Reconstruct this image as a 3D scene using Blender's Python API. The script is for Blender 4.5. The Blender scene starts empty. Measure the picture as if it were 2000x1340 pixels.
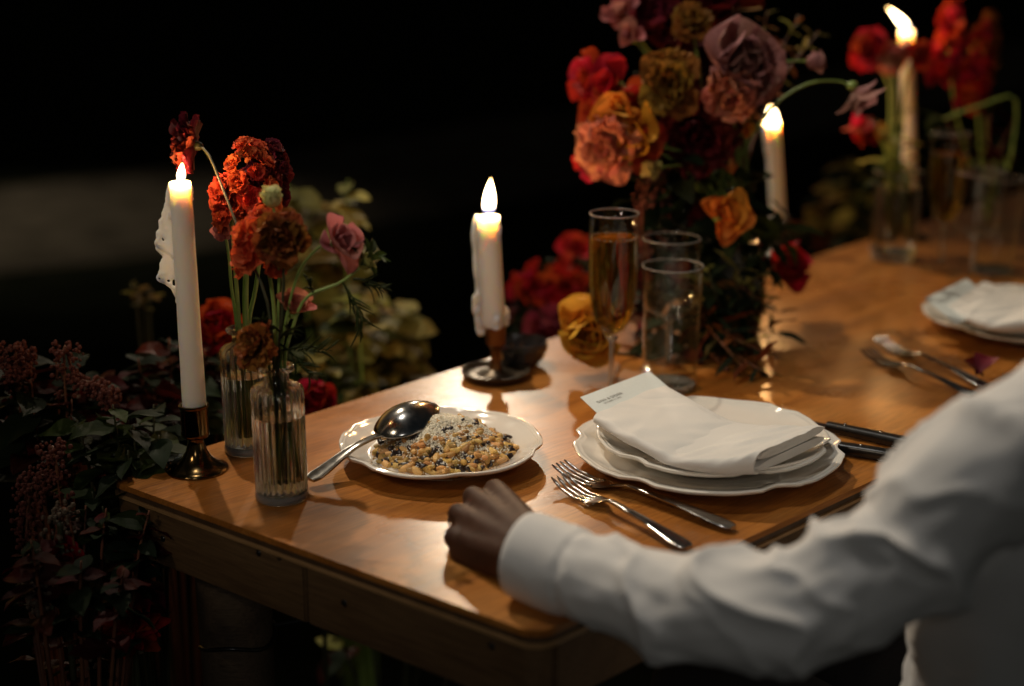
import bpy, bmesh, math, random
import numpy as np
from mathutils import Vector, Matrix, noise, Euler

random.seed(7)
SC = bpy.context.scene
COL = SC.collection
PI = math.pi

# ------------------------------------------------------------------ camera
TZ = 0.76                                   # height of the table top
FPX = 2900.0                                # focal length in photograph pixels (2000 px wide)
PITCH = math.radians(16.2)
CAM = Vector((0, 0, 1.298))
CF = Vector((0, math.cos(PITCH), -math.sin(PITCH)))
CU = Vector((0, math.sin(PITCH), math.cos(PITCH)))
CR = Vector((1, 0, 0))
cd = bpy.data.cameras.new('camera'); cam = bpy.data.objects.new('camera', cd); COL.objects.link(cam)
cam.location = CAM; cam.rotation_euler = (PI/2 - PITCH, 0, 0)
cd.sensor_width = 36; cd.lens = FPX/2000*36; cd.clip_start = 0.05; cd.clip_end = 400
cd.dof.use_dof = True; cd.dof.focus_distance = 1.47; cd.dof.aperture_fstop = 2.0
SC.camera = cam

# ------------------------------------------------------------------ sky, sun, lamps, exposure
w = bpy.data.worlds.new('World'); SC.world = w; w.use_nodes = True
nt = w.node_tree; nt.nodes.clear()
sky = nt.nodes.new('ShaderNodeTexSky'); sky.sky_type = 'NISHITA'; sky.sun_disc = False
sky.dust_density = 5; sky.ozone_density = .4; sky.sun_elevation = math.radians(4); sky.sun_rotation = math.radians(-30)
bg = nt.nodes.new('ShaderNodeBackground'); bg.inputs['Strength'].default_value = 0.012
wo = nt.nodes.new('ShaderNodeOutputWorld')
nt.links.new(sky.outputs[0], bg.inputs[0]); nt.links.new(bg.outputs[0], wo.inputs[0])

def lamp(name, kind, loc, target, power, color, radius, cone=60, blend=.6):
    l = bpy.data.lights.new(name, kind); l.energy = power; l.color = color
    if kind == 'SUN': l.angle = radius
    else: l.shadow_soft_size = radius
    if kind == 'SPOT': l.spot_size = math.radians(cone); l.spot_blend = blend
    o = bpy.data.objects.new(name, l); COL.objects.link(o); o.location = loc
    o.rotation_euler = (Vector(target) - Vector(loc)).to_track_quat('-Z', 'Y').to_euler()
    return o
lamp('key_lamp', 'SPOT', (-0.80, 2.75, 3.0), (0.55, 1.50, TZ), 135, (1.0, .86, .66), .025, 46, .7)
lamp('overhead_lamp', 'SPOT', (-.45, 1.45, 3.2), (0.32, 1.25, TZ), 42, (1.0, .95, .88), .14, 36, .9)
lamp('side_lamp', 'SPOT', (-1.35, -.10, 2.35), (.15, 1.9, 1.0), 46, (1.0, .82, .60), .22, 31, .55)
lamp('post_lamp', 'SPOT', (-0.12, 5.0, 2.15), (-.05, 1.4, TZ), 70, (1.0, .82, .60), .05, 40, .7)
lamp('front_fill', 'SPOT', (-.30, -1.5, 2.2), (-.02, 1.12, .77), 21, (.98, .95, .90), .30, 23, 1.0)  # fill light added to lift the sleeve front, no real fitting stands here
lamp('path_lamp', 'SPOT', (-3.0, 6.6, 2.6), (-2.3, 6.2, 0), 120, (1.0, .82, .6), .2, 70, 1.0)
SC.view_settings.view_transform = 'Standard'; SC.view_settings.look = 'None'
SC.view_settings.exposure = 0.15; SC.view_settings.gamma = 1.0
SC.view_settings.use_curve_mapping = False
SC.cycles.use_denoising = True
SC.cycles.caustics_reflective = False; SC.cycles.caustics_refractive = False
SC.cycles.sample_clamp_indirect = 4
SC.cycles.max_bounces = 14; SC.cycles.transmission_bounces = 12; SC.cycles.transparent_max_bounces = 24

# ------------------------------------------------------------------ photograph -> world
def ray(px, py): return CF + CR*((px-1000)/FPX) + CU*((670-py)/FPX)
def G(px, py, z=TZ):
    r = ray(px, py); return CAM + r*((z-CAM.z)/r.z)
def D(px, py, d): return CAM + ray(px, py)*d
def V(px, py, y):
    r = ray(px, py); return CAM + r*(y/r.y)

# ------------------------------------------------------------------ object helpers
def tag(o, label=None, cat=None, group=None, kind=None):
    if label: o['label'] = label
    if cat: o['category'] = cat
    if group: o['group'] = group
    if kind: o['kind'] = kind
    return o
def thing(name, label, cat, loc=(0, 0, 0), rot=None, group=None):
    o = bpy.data.objects.new(name, None); COL.objects.link(o); o.empty_display_size = .02
    o.location = loc
    if rot is not None:
        o.rotation_mode = 'QUATERNION'; o.rotation_quaternion = rot
    return tag(o, label, cat, group)
def mkmesh(name, V_, F_, mat, smooth=True, sharp=None):
    me = bpy.data.meshes.new(name)
    me.from_pydata([tuple(v) for v in V_], [], F_)
    if smooth:
        me.shade_smooth()
        if sharp: me.set_sharp_from_angle(angle=math.radians(sharp))
    if mat: me.materials.append(mat)
    return me
def link(name, me, parent=None, M=None, label=None, kind=None):
    o = bpy.data.objects.new(name, me); COL.objects.link(o)
    if parent is not None: o.parent = parent
    if M is not None: o.matrix_basis = M
    if label: o['label'] = label
    if kind: o['kind'] = kind
    return o
def rootloc(o):
    while o.parent is not None: o = o.parent
    return o.location
def part(parent, name, V_, F_, mat, world=False, smooth=True, sharp=None, label=None, kind=None):
    if world:
        L = rootloc(parent); V_ = [Vector(v) - L for v in V_]
    return link(name, mkmesh(name, V_, F_, mat, smooth, sharp), parent, None, label, kind)
def copy_tree(o, parent=None):
    c = o.copy(); COL.objects.link(c); c.parent = parent
    for ch in list(o.children): copy_tree(ch, c)
    return c

class MB:
    def __init__(s): s.V = []; s.F = []
    def add(s, V_, F_):
        n = len(s.V); s.V += [Vector(v) for v in V_]; s.F += [tuple(i+n for i in f) for f in F_]; return s
def lathe(prof, n=48, rf=None, closed=False):
    """prof: list of (r, z). rf(theta, i, r, z) -> radius"""
    V_, F_, rows = [], [], []
    for i, (r, z) in enumerate(prof):
        if r < 1e-7: rows.append([len(V_)]); V_.append((0, 0, z)); continue
        row = []
        for k in range(n):
            t = 2*PI*k/n; rr = rf(t, i, r, z) if rf else r
            row.append(len(V_)); V_.append((rr*math.cos(t), rr*math.sin(t), z))
        rows.append(row)
    pairs = list(zip(rows[:-1], rows[1:]))
    if closed: pairs.append((rows[-1], rows[0]))
    for a, b in pairs:
        if len(a) == 1 and len(b) == 1: continue
        for k in range(n):
            k2 = (k+1) % n
            if len(a) == 1: F_.append((a[0], b[k2], b[k]))
            elif len(b) == 1: F_.append((a[k], a[k2], b[0]))
            else: F_.append((a[k], a[k2], b[k2], b[k]))
    return V_, F_
def spline(P, n):
    P = [Vector(p) for p in P]; P = [P[0]*2-P[1]] + P + [P[-1]*2-P[-2]]
    out = []; m = len(P)-3
    for j in range(n+1):
        u = j/n*m; i = min(int(u), m-1); t = u-i
        a, b, c, d = P[i:i+4]
        out.append(.5*((2*b)+(c-a)*t+(2*a-5*b+4*c-d)*t*t+(3*b-a-3*c+d)*t**3))
    return out
def interp(x, xs, ys):
    return float(np.interp(x, xs, ys))
def frames(P):
    T = []
    for i in range(len(P)):
        t = P[min(i+1, len(P)-1)] - P[max(i-1, 0)]; T.append(t.normalized())
    up = Vector((0, 0, 1)) if abs(T[0].z) < .9 else Vector((0, 1, 0))
    N = (up - T[0]*up.dot(T[0])).normalized(); out = []
    for t in T:
        N = (N - t*N.dot(t)).normalized(); out.append((t, N, t.cross(N)))
    return out
def tube(P, R, n=8, cap=True, rf=None):
    """P points, R radius or list; rf(i, theta) -> (radius scale)"""
    P = [Vector(p) for p in P]
    if not hasattr(R, '__len__'): R = [R]*len(P)
    V_, F_ = [], []
    for i, (p, (t, a, b)) in enumerate(zip(P, frames(P))):
        for k in range(n):
            th = 2*PI*k/n; r = R[i]*(rf(i, th) if rf else 1)
            V_.append(p + a*(r*math.cos(th)) + b*(r*math.sin(th)))
    for i in range(len(P)-1):
        for k in range(n):
            k2 = (k+1) % n; F_.append((i*n+k, i*n+k2, (i+1)*n+k2, (i+1)*n+k))
    if cap:
        F_.append(tuple(range(n-1, -1, -1))); F_.append(tuple((len(P)-1)*n+k for k in range(n)))
    return V_, F_
def ellipsoid(c, r, n=12, m=8, M=None):
    pr = [(math.sin(PI*i/m), -math.cos(PI*i/m)) for i in range(m+1)]
    pr[0] = (0, -1); pr[-1] = (0, 1)
    V_, F_ = lathe(pr, n)
    V_ = [Vector((v[0]*r[0], v[1]*r[1], v[2]*r[2])) for v in V_]
    if M is not None: V_ = [M @ v for v in V_]
    return [v + Vector(c) for v in V_], F_
def capsule(a, b, ra, rb, n=14):
    a = Vector(a); b = Vector(b); d = b-a; L = max(d.length, 1e-6); pr = []
    for i in range(6): t = PI/2*i/5; pr.append((ra*math.sin(t), -ra*math.cos(t)))
    for i in range(6): t = PI/2*i/5; pr.append((rb*math.cos(t), L+rb*math.sin(t)))
    pr[0] = (0, pr[0][1]); pr[-1] = (0, pr[-1][1])
    V_, F_ = lathe(pr, n); q = d.to_track_quat('Z', 'Y') if d.length > 1e-6 else Euler((0, 0, 0)).to_quaternion()
    return [q @ Vector(v) + a for v in V_], F_
def box(c, h, M=None):
    V_ = [Vector((sx*h[0], sy*h[1], sz*h[2])) for sx in (-1, 1) for sy in (-1, 1) for sz in (-1, 1)]
    if M is not None: V_ = [M @ v for v in V_]
    V_ = [v + Vector(c) for v in V_]
    return V_, [(0, 1, 3, 2), (4, 6, 7, 5), (0, 4, 5, 1), (2, 3, 7, 6), (0, 2, 6, 4), (1, 5, 7, 3)]
def prism(poly, z0, z1):
    n = len(poly); V_ = [Vector((p[0], p[1], z0)) for p in poly] + [Vector((p[0], p[1], z1)) for p in poly]
    F_ = [tuple(range(n-1, -1, -1)), tuple(range(n, 2*n))] + [(i, (i+1) % n, n+(i+1) % n, n+i) for i in range(n)]
    return V_, F_
def bevel_mesh(me, off, seg=2, ang=30):
    bm = bmesh.new(); bm.from_mesh(me)
    es = [e for e in bm.edges if len(e.link_faces) == 2 and e.calc_face_angle(0) > math.radians(ang)]
    bmesh.ops.recalc_face_normals(bm, faces=bm.faces[:])
    bmesh.ops.bevel(bm, geom=es, offset=off, segments=seg, affect='EDGES', clamp_overlap=True)
    bm.to_mesh(me); bm.free(); me.shade_smooth(); me.set_sharp_from_angle(angle=math.radians(35))
def remesh(V_, F_, voxel, smooth=4, fac=.5, disp=None):
    """one continuous skin over overlapping solids"""
    me = bpy.data.meshes.new('tmp'); me.from_pydata([tuple(v) for v in V_], [], F_)
    o = bpy.data.objects.new('tmp', me); COL.objects.link(o)
    m = o.modifiers.new('r', 'REMESH'); m.mode = 'VOXEL'; m.voxel_size = voxel
    if smooth:
        s = o.modifiers.new('s', 'SMOOTH'); s.iterations = smooth; s.factor = fac
    dg = bpy.context.evaluated_depsgraph_get(); ev = o.evaluated_get(dg); out = bpy.data.meshes.new_from_object(ev)
    vs = [v.co.copy() for v in out.vertices]; fs = [tuple(p.vertices) for p in out.polygons]
    bpy.data.objects.remove(o); bpy.data.meshes.remove(me); bpy.data.meshes.remove(out)
    if disp: vs = [disp(v) for v in vs]
    return vs, fs

# ------------------------------------------------------------------ materials
def mat_new(name):
    m = bpy.data.materials.new(name); m.use_nodes = True; n = m.node_tree; n.nodes.clear()
    o = n.nodes.new('ShaderNodeOutputMaterial'); return m, n, o
def pri(n, color=(.5, .5, .5), rough=.5, metal=0, **kw):
    p = n.nodes.new('ShaderNodeBsdfPrincipled')
    p.inputs['Base Color'].default_value = (*color, 1); p.inputs['Roughness'].default_value = rough
    p.inputs['Metallic'].default_value = metal
    for k, v in kw.items(): p.inputs[k.replace('_', ' ')].default_value = v
    return p
def tex(n, scale, detail=3, coord='Object', vec=None, rough=.55, dist=0):
    tc = n.nodes.new('ShaderNodeTexCoord'); t = n.nodes.new('ShaderNodeTexNoise')
    t.inputs['Scale'].default_value = scale; t.inputs['Detail'].default_value = detail
    t.inputs['Roughness'].default_value = rough; t.inputs['Distortion'].default_value = dist
    if vec is not None:
        mp = n.nodes.new('ShaderNodeMapping'); mp.inputs['Scale'].default_value = vec[0]; mp.inputs['Rotation'].default_value = vec[1]
        n.links.new(tc.outputs[coord], mp.inputs[0]); n.links.new(mp.outputs[0], t.inputs[0])
    else: n.links.new(tc.outputs[coord], t.inputs[0])
    return t
def ramp(n, src, stops):
    r = n.nodes.new('ShaderNodeValToRGB'); e = r.color_ramp.elements
    while len(e) < len(stops): e.new(.5)
    for el, (p, c) in zip(e, stops): el.position = p; el.color = (*c, 1) if len(c) == 3 else c
    n.links.new(src, r.inputs[0]); return r
def bump(n, src, p, strength=.2, dist=.002):
    b = n.nodes.new('ShaderNodeBump'); b.inputs['Strength'].default_value = strength; b.inputs['Distance'].default_value = dist
    n.links.new(src, b.inputs['Height']); n.links.new(b.outputs[0], p.inputs['Normal']); return b
def noisy(name, c1, c2, scale=20, rough=.5, metal=0, bmp=0, bdist=.001, detail=4, vec=None, rr=None, **kw):
    m, n, o = mat_new(name); p = pri(n, c1, rough, metal, **kw); t = tex(n, scale, detail, vec=vec)
    r = ramp(n, t.outputs[0], [(.3, c1), (.7, c2)]); n.links.new(r.outputs[0], p.inputs['Base Color'])
    if rr:
        q = ramp(n, t.outputs[0], [(.3, (rr[0],)*3), (.7, (rr[1],)*3)]); n.links.new(q.outputs[0], p.inputs['Roughness'])
    if bmp: bump(n, t.outputs[0], p, bmp, bdist)
    n.links.new(p.outputs[0], o.inputs[0]); return m
def petal_mat(name, base, tip, trans=.38, rough=.6, vary=.25, hue=.02, coord='X'):
    m, n, o = mat_new(name); tc = n.nodes.new('ShaderNodeTexCoord'); sp = n.nodes.new('ShaderNodeSeparateXYZ')
    n.links.new(tc.outputs['Generated'], sp.inputs[0]); r = ramp(n, sp.outputs[0], [(.12, base), (.75, tip)])
    oi = n.nodes.new('ShaderNodeObjectInfo'); mr = n.nodes.new('ShaderNodeMapRange')
    mr.inputs['To Min'].default_value = 1-vary; mr.inputs['To Max'].default_value = 1+vary
    n.links.new(oi.outputs['Random'], mr.inputs[0])
    mh = n.nodes.new('ShaderNodeMapRange'); mh.inputs['To Min'].default_value = .5-hue; mh.inputs['To Max'].default_value = .5+hue
    wn = n.nodes.new('ShaderNodeTexWhiteNoise'); wn.noise_dimensions = '1D'
    n.links.new(oi.outputs['Random'], wn.inputs['W']); n.links.new(wn.outputs[0], mh.inputs[0])
    hs = n.nodes.new('ShaderNodeHueSaturation'); n.links.new(r.outputs[0], hs.inputs['Color'])
    n.links.new(mr.outputs[0], hs.inputs['Value']); n.links.new(mh.outputs[0], hs.inputs['Hue'])
    nz = tex(n, 9, 3, 'Generated', ((.6, 4, 4), (0, 0, 0)))
    mx = n.nodes.new('ShaderNodeMix'); mx.data_type = 'RGBA'; mx.blend_type = 'MULTIPLY'; mx.inputs[0].default_value = .5
    rr = ramp(n, nz.outputs[0], [(.3, (.55, .5, .5)), (.65, (1, 1, 1))])
    n.links.new(hs.outputs[0], mx.inputs[6]); n.links.new(rr.outputs[0], mx.inputs[7])
    p = pri(n, tip, rough); p.inputs['Specular IOR Level'].default_value = .18
    n.links.new(mx.outputs[2], p.inputs['Base Color']); bump(n, nz.outputs[0], p, .35, .0015)
    tr = n.nodes.new('ShaderNodeBsdfTranslucent'); n.links.new(mx.outputs[2], tr.inputs[0])
    ms = n.nodes.new('ShaderNodeMixShader'); ms.inputs[0].default_value = trans
    n.links.new(p.outputs[0], ms.inputs[1]); n.links.new(tr.outputs[0], ms.inputs[2]); n.links.new(ms.outputs[0], o.inputs[0])
    return m
def thin_glass(name, tint=(.97, .98, .97)):
    m, n, o = mat_new(name); lf = n.nodes.new('ShaderNodeLayerWeight'); lf.inputs[0].default_value = .5
    pw = n.nodes.new('ShaderNodeMath'); pw.operation = 'POWER'; pw.inputs[1].default_value = 5; n.links.new(lf.outputs['Facing'], pw.inputs[0])
    lw = n.nodes.new('ShaderNodeMath'); lw.operation = 'MULTIPLY_ADD'; lw.inputs[1].default_value = .92; lw.inputs[2].default_value = .014; n.links.new(pw.outputs[0], lw.inputs[0])
    g = n.nodes.new('ShaderNodeBsdfGlossy'); g.inputs['Roughness'].default_value = .01; g.inputs[0].default_value = (1, 1, 1, 1)
    t = n.nodes.new('ShaderNodeBsdfTransparent'); t.inputs[0].default_value = (*tint, 1)
    ms = n.nodes.new('ShaderNodeMixShader'); n.links.new(lw.outputs[0], ms.inputs[0])
    n.links.new(t.outputs[0], ms.inputs[1]); n.links.new(g.outputs[0], ms.inputs[2]); n.links.new(ms.outputs[0], o.inputs[0]); return m
def solid_glass(name, tint=(1, 1, 1), ior=1.48, rough=0, clear=.0):
    m, n, o = mat_new(name); g = n.nodes.new('ShaderNodeBsdfGlass'); g.inputs[0].default_value = (*tint, 1)
    g.inputs['Roughness'].default_value = rough; g.inputs['IOR'].default_value = ior
    if clear:
        t = n.nodes.new('ShaderNodeBsdfTransparent'); t.inputs[0].default_value = (*tint, 1); ms = n.nodes.new('ShaderNodeMixShader'); ms.inputs[0].default_value = clear
        n.links.new(g.outputs[0], ms.inputs[1]); n.links.new(t.outputs[0], ms.inputs[2]); n.links.new(ms.outputs[0], o.inputs[0])
    else: n.links.new(g.outputs[0], o.inputs[0])
    return m

def wood_mat(name, c1, c2, c3, ang, r0=.2, r1=.38, gs=1.0, bmp=.06):
    m, n, o = mat_new(name); p = pri(n, c2, .3)
    fine = tex(n, 26*gs, 5, vec=((.9, 16, 16), (0, 0, 0)), rough=.65); broad = tex(n, 4*gs, 4, vec=((.5, 3.2, 3), (0, 0, 0)), dist=.8)
    for t in (fine, broad):
        t.inputs[0].links[0].from_node.inputs['Rotation'].default_value = (0, 0, 0)
        mp = t.inputs[0].links[0].from_node; r0_ = n.nodes.new('ShaderNodeMapping'); r0_.inputs['Rotation'].default_value = (0, 0, -ang)
        src = mp.inputs[0].links[0].from_socket; n.links.new(src, r0_.inputs[0]); n.links.new(r0_.outputs[0], mp.inputs[0])
    p.inputs['Specular IOR Level'].default_value = .38
    a = ramp(n, broad.outputs[0], [(.28, c1), (.5, c2), (.75, c3)]); b = ramp(n, fine.outputs[0], [(.30, (.38, .32, .28)), (.6, (1, 1, 1))])
    mx = n.nodes.new('ShaderNodeMix'); mx.data_type = 'RGBA'; mx.blend_type = 'MULTIPLY'; mx.inputs[0].default_value = .75
    n.links.new(a.outputs[0], mx.inputs[6]); n.links.new(b.outputs[0], mx.inputs[7]); n.links.new(mx.outputs[2], p.inputs['Base Color'])
    sm = tex(n, 7, 5, rough=.6); rr = ramp(n, sm.outputs[0], [(.3, (r0,)*3), (.72, (r1,)*3)])
    sc_ = tex(n, 60*gs, 4, vec=((.35, 9, 9), (0, 0, .5)), rough=.7); s2 = ramp(n, sc_.outputs[0], [(.60, (0, 0, 0)), (.68, (.22,)*3)])
    ad = n.nodes.new('ShaderNodeMix'); ad.data_type = 'RGBA'; ad.blend_type = 'ADD'; ad.inputs[0].default_value = 1; n.links.new(rr.outputs[0], ad.inputs[6]); n.links.new(s2.outputs[0], ad.inputs[7]); n.links.new(ad.outputs[2], p.inputs['Roughness'])
    bump(n, fine.outputs[0], p, bmp, .001); n.links.new(p.outputs[0], o.inputs[0]); return m

def wax_mat(name):
    m, n, o = mat_new(name)
    p = pri(n, (.86, .82, .77), .38); p.inputs['Subsurface Weight'].default_value = 1.0
    p.inputs['Subsurface Radius'].default_value = (1.0, .72, .44); p.inputs['Subsurface Scale'].default_value = .025
    p.inputs['Specular IOR Level'].default_value = .4
    t = tex(n, 40, 3); bump(n, t.outputs[0], p, .12, .001); n.links.new(p.outputs[0], o.inputs[0]); return m
def flame_mat():
    m, n, o = mat_new('flame'); tc = n.nodes.new('ShaderNodeTexCoord'); sp = n.nodes.new('ShaderNodeSeparateXYZ')
    n.links.new(tc.outputs['Generated'], sp.inputs[0])
    r = ramp(n, sp.outputs[2], [(0, (.06, .12, .55)), (.14, (.10, .16, .45)), (.3, (1, .70, .34)), (.7, (1, .78, .42)), (1, (1, .55, .16))])
    s = ramp(n, sp.outputs[2], [(0, (.03,)*3), (.15, (.06,)*3), (.34, (1,)*3), (.85, (1,)*3), (1, (.35,)*3)])
    mu = n.nodes.new('ShaderNodeMath'); mu.operation = 'MULTIPLY'; mu.inputs[1].default_value = 9; n.links.new(s.outputs[0], mu.inputs[0])
    e = n.nodes.new('ShaderNodeEmission'); n.links.new(r.outputs[0], e.inputs[0]); n.links.new(mu.outputs[0], e.inputs[1])
    t = n.nodes.new('ShaderNodeBsdfTransparent'); a = n.nodes.new('ShaderNodeAddShader')
    n.links.new(e.outputs[0], a.inputs[0]); n.links.new(t.outputs[0], a.inputs[1]); n.links.new(a.outputs[0], o.inputs[0]); return m

AL = math.radians(45)
M = dict(
    table=wood_mat('varnished_wood', (.23, .078, .015), (.43, .158, .028), (.56, .245, .060), AL, .23, .37),
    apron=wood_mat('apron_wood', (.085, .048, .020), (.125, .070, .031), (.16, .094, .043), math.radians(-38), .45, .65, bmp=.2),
    edge=noisy('edge_wood', (.05, .028, .014), (.09, .05, .025), 60, .5),
    trim=noisy('trim_wood', (.30, .17, .07), (.38, .22, .10), 60, .35),
    log=wood_mat('log_wood', (.07, .046, .028), (.11, .075, .046), (.15, .105, .07), 0, .6, .8, bmp=.5),
    porcelain=noisy('porcelain', (.74, .71, .65), (.78, .75, .69), 12, .12, Coat_Weight=.6, Coat_Roughness=.03),
    linen=noisy('linen', (.70, .69, .66), (.76, .75, .72), 1400, .9, bmp=.35, bdist=.0008, Sheen_Weight=.2),
    shirt=noisy('shirt_cotton', (.70, .675, .645), (.76, .735, .705), 700, .85, bmp=.08, bdist=.0006, Sheen_Weight=.15),
    card=noisy('card_stock', (.60, .66, .66), (.64, .70, .70), 300, .7),
    ink=noisy('ink', (.02, .02, .02), (.03, .03, .03), 50, .6),
    silver=noisy('cutlery_steel', (.36, .345, .32), (.43, .41, .385), 80, .2, 1.0, rr=(.14, .24)),
    brass=noisy('brass', (.13, .078, .030), (.21, .13, .052), 30, .25, 1.0, rr=(.10, .22)),
    bronze=noisy('dark_bronze', (.06, .045, .03), (.10, .075, .05), 60, .35, .8, rr=(.3, .5), bmp=.1),
    knife=noisy('black_handle', (.006, .006, .006), (.012, .011, .01), 50, .28),
    wax=wax_mat('candle_wax'), flame=flame_mat(),
    wick=noisy('wick', (.01, .008, .007), (.03, .02, .015), 200, .9),
    bottle=solid_glass('bottle_glass', (.99, .99, .97), 1.42, clear=.12), water=solid_glass('water', (.98, .99, .98), 1.33, clear=.04),
    glintglass=noisy('glint_whitened_glass', (.80, .78, .74), (.88, .87, .84), 90, .08, Transmission_Weight=.80, IOR=1.45),  # glass whitened in its colour to stand in for glints on rims and bases
    glass=thin_glass('drinking_glass'), rimglass=solid_glass('solid_clear_glass', (1, 1, 1), 1.5, clear=.1), wine=solid_glass('champagne', (1.0, .80, .38), 1.33, clear=.4),
    darkglass=noisy('dark_glazed_pot', (.010, .012, .010), (.02, .02, .018), 20, .2),
    skin=noisy('skin', (.050, .021, .012), (.068, .030, .018), 60, .6, Specular_IOR_Level=.18, bmp=.15, bdist=.001, Subsurface_Weight=.12, Subsurface_Scale=.006),
    trousers=noisy('dark_trousers', (.012, .012, .015), (.02, .02, .024), 300, .9),
    hair=noisy('dark_hair', (.012, .008, .006), (.025, .016, .01), 200, .6),
    orzo=petal_mat('orzo', (.62, .34, .10), (.76, .48, .18), .12, .22, .42, .018), orzo_stuff=noisy('orzo_heap', (.20, .10, .03), (.50, .30, .10), 160, .3),
    mushroom=noisy('mushroom', (.010, .007, .008), (.045, .026, .018), 200, .30, bmp=.3), cheese=noisy('grated_cheese', (.82, .76, .60), (.88, .84, .72), 300, .7),
    stem=noisy('green_stem', (.17, .27, .05), (.26, .36, .09), 40, .5), stem_dark=noisy('dark_stem', (.035, .045, .018), (.06, .055, .025), 40, .5),
    stem_red=noisy('red_stem', (.16, .05, .03), (.22, .09, .04), 40, .5),
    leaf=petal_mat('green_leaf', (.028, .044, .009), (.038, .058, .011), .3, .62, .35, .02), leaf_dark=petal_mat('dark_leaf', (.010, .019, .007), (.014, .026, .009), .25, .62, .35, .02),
    leaf_olive=petal_mat('olive_leaf', (.22, .21, .05), (.30, .27, .08), .4, .55, .4, .03), leaf_tan=petal_mat('tan_leaf', (.40, .31, .09), (.48, .38, .13), .35, .6, .35, .03),
    leaf_red=petal_mat('red_leaf', (.045, .007, .006), (.085, .010, .008), .3, .5, .4, .015), leaf_rust=petal_mat('rust_leaf', (.20, .07, .02), (.28, .10, .03), .3, .5, .4, .02),
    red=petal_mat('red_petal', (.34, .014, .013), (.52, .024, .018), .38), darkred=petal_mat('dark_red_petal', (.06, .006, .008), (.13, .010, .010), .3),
    coral=petal_mat('coral_petal', (.60, .13, .045), (.66, .11, .05), .42, hue=.012), salmon=petal_mat('salmon_petal', (.58, .26, .13), (.62, .22, .15), .4),
    pink=petal_mat('pink_petal', (.46, .16, .13), (.52, .19, .18), .38), mauve=petal_mat('mauve_petal', (.34, .16, .14), (.44, .22, .21), .35),
    orange=petal_mat('orange_petal', (.70, .22, .02), (.72, .28, .04), .42), yellow=petal_mat('yellow_petal', (.72, .34, .04), (.75, .42, .06), .42),
    brown=petal_mat('brown_petal', (.10, .035, .012), (.26, .09, .022), .3), gold=petal_mat('gold_brown_petal', (.16, .08, .018), (.32, .16, .03), .3),
    rust=petal_mat('rust_petal', (.26, .085, .02), (.36, .13, .03), .35), cream=petal_mat('cream_green_petal', (.42, .48, .16), (.62, .62, .30), .35),
    plum=petal_mat('plum_petal', (.10, .015, .025), (.20, .025, .04), .3), amaranth=noisy('amaranth', (.10, .022, .016), (.16, .04, .025), 300, .8),
)
# ------------------------------------------------------------------ setting
def ground_mat():
    m, n, o = mat_new('dark_lawn'); p = pri(n, (.02, .025, .012), 1.0, Specular_IOR_Level=0.0); t = tex(n, 3.5, 8, rough=.7)
    r = ramp(n, t.outputs[0], [(.3, (.006, .008, .005)), (.7, (.016, .018, .011))]); n.links.new(r.outputs[0], p.inputs['Base Color'])
    bump(n, t.outputs[0], p, .8, .05); n.links.new(p.outputs[0], o.inputs[0]); return m
gV, gF = [], []
for i in range(41):
    for j in range(41):
        x = -80 + 4*i; y = -60 + 5*j; gV.append((x, y, 0.0))
for i in range(40):
    for j in range(40): gF.append((i*41+j, (i+1)*41+j, (i+1)*41+j+1, i*41+j+1))
tag(link('ground', mkmesh('ground', gV, gF, ground_mat())), kind='structure')
path_pts = spline([(-7, 4.6, .004), (-4, 5.6, .004), (-2.2, 6.3, .004), (-.6, 7.6, .004), (1.5, 10, .004), (6, 15, .004)], 60)
pV, pF = [], []
for i, (p_, (t_, a_, b_)) in enumerate(zip(path_pts, frames(path_pts))):
    s_ = Vector((-t_.y, t_.x, 0)).normalized(); wv = .95 + .12*noise.noise(p_*1.3)
    for k in range(5): q = p_ + s_*wv*(k-2)/2; pV.append((q.x, q.y, .004))
    if i:
        for k in range(4): a0 = (i-1)*5+k; pF.append((a0, a0+1, a0+6, a0+5))
tag(link('path', mkmesh('path', pV, pF, noisy('gravel', (.030, .027, .021), (.085, .075, .058), 5, 1.0, bmp=.6, bdist=.02, detail=8, Specular_IOR_Level=0.0))), kind='structure')

# ------------------------------------------------------------------ table
A = G(205, 934); B = G(1052, 1240); A.z = B.z = 0
eL = (G(1700, 952) - G(1300, 1139)); eL.z = 0; eL.normalize()
eK = (G(1700, 460) - G(640, 788)); eK.z = 0; eK.normalize()
eS = (B-A).normalized(); LEN = 3.2
nS = Vector((eS.y, -eS.x, 0))                       # outward normal of the short end (towards the camera's left)
if nS.dot(Vector((.4, .4, 0))) > 0: nS = -nS
Cc = B + eL*LEN; Dd = A + eK*LEN
def round_poly(P, R, n=6):
    out = []
    for i in range(len(P)):
        p0, p1, p2 = P[i-1], P[i], P[(i+1) % len(P)]
        a = (p0-p1).normalized(); b = (p2-p1).normalized(); h = a.angle(b)/2
        d = R/math.tan(h); c = p1 + (a+b).normalized()*(R/math.sin(h)); s0 = p1+a*d-c; s1 = p1+b*d-c
        ang = s0.angle(s1); ax = s0.cross(s1).normalized()
        for k in range(n+1): out.append(c + Matrix.Rotation(ang*k/n, 3, ax) @ s0)
    return out
def inset(P, d):
    out = []; c = sum(P, Vector())/len(P)
    for i in range(len(P)):
        p0, p1, p2 = P[i-1], P[i], P[(i+1) % len(P)]
        e0 = (p1-p0).normalized(); e1 = (p2-p1).normalized(); n0 = Vector((-e0.y, e0.x, 0)); n1 = Vector((-e1.y, e1.x, 0))
        if n0.dot(c-p1) < 0: n0 = -n0; n1 = -n1
        m_ = (n0+n1); out.append(p1 + m_*(d/(1+n0.dot(n1))))
    return out
TP = [A, B, Cc, Dd]
tb = thing('wooden_table', 'long varnished orange-brown wooden table laid for dinner', 'table', (A.x, A.y, 0))
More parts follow.
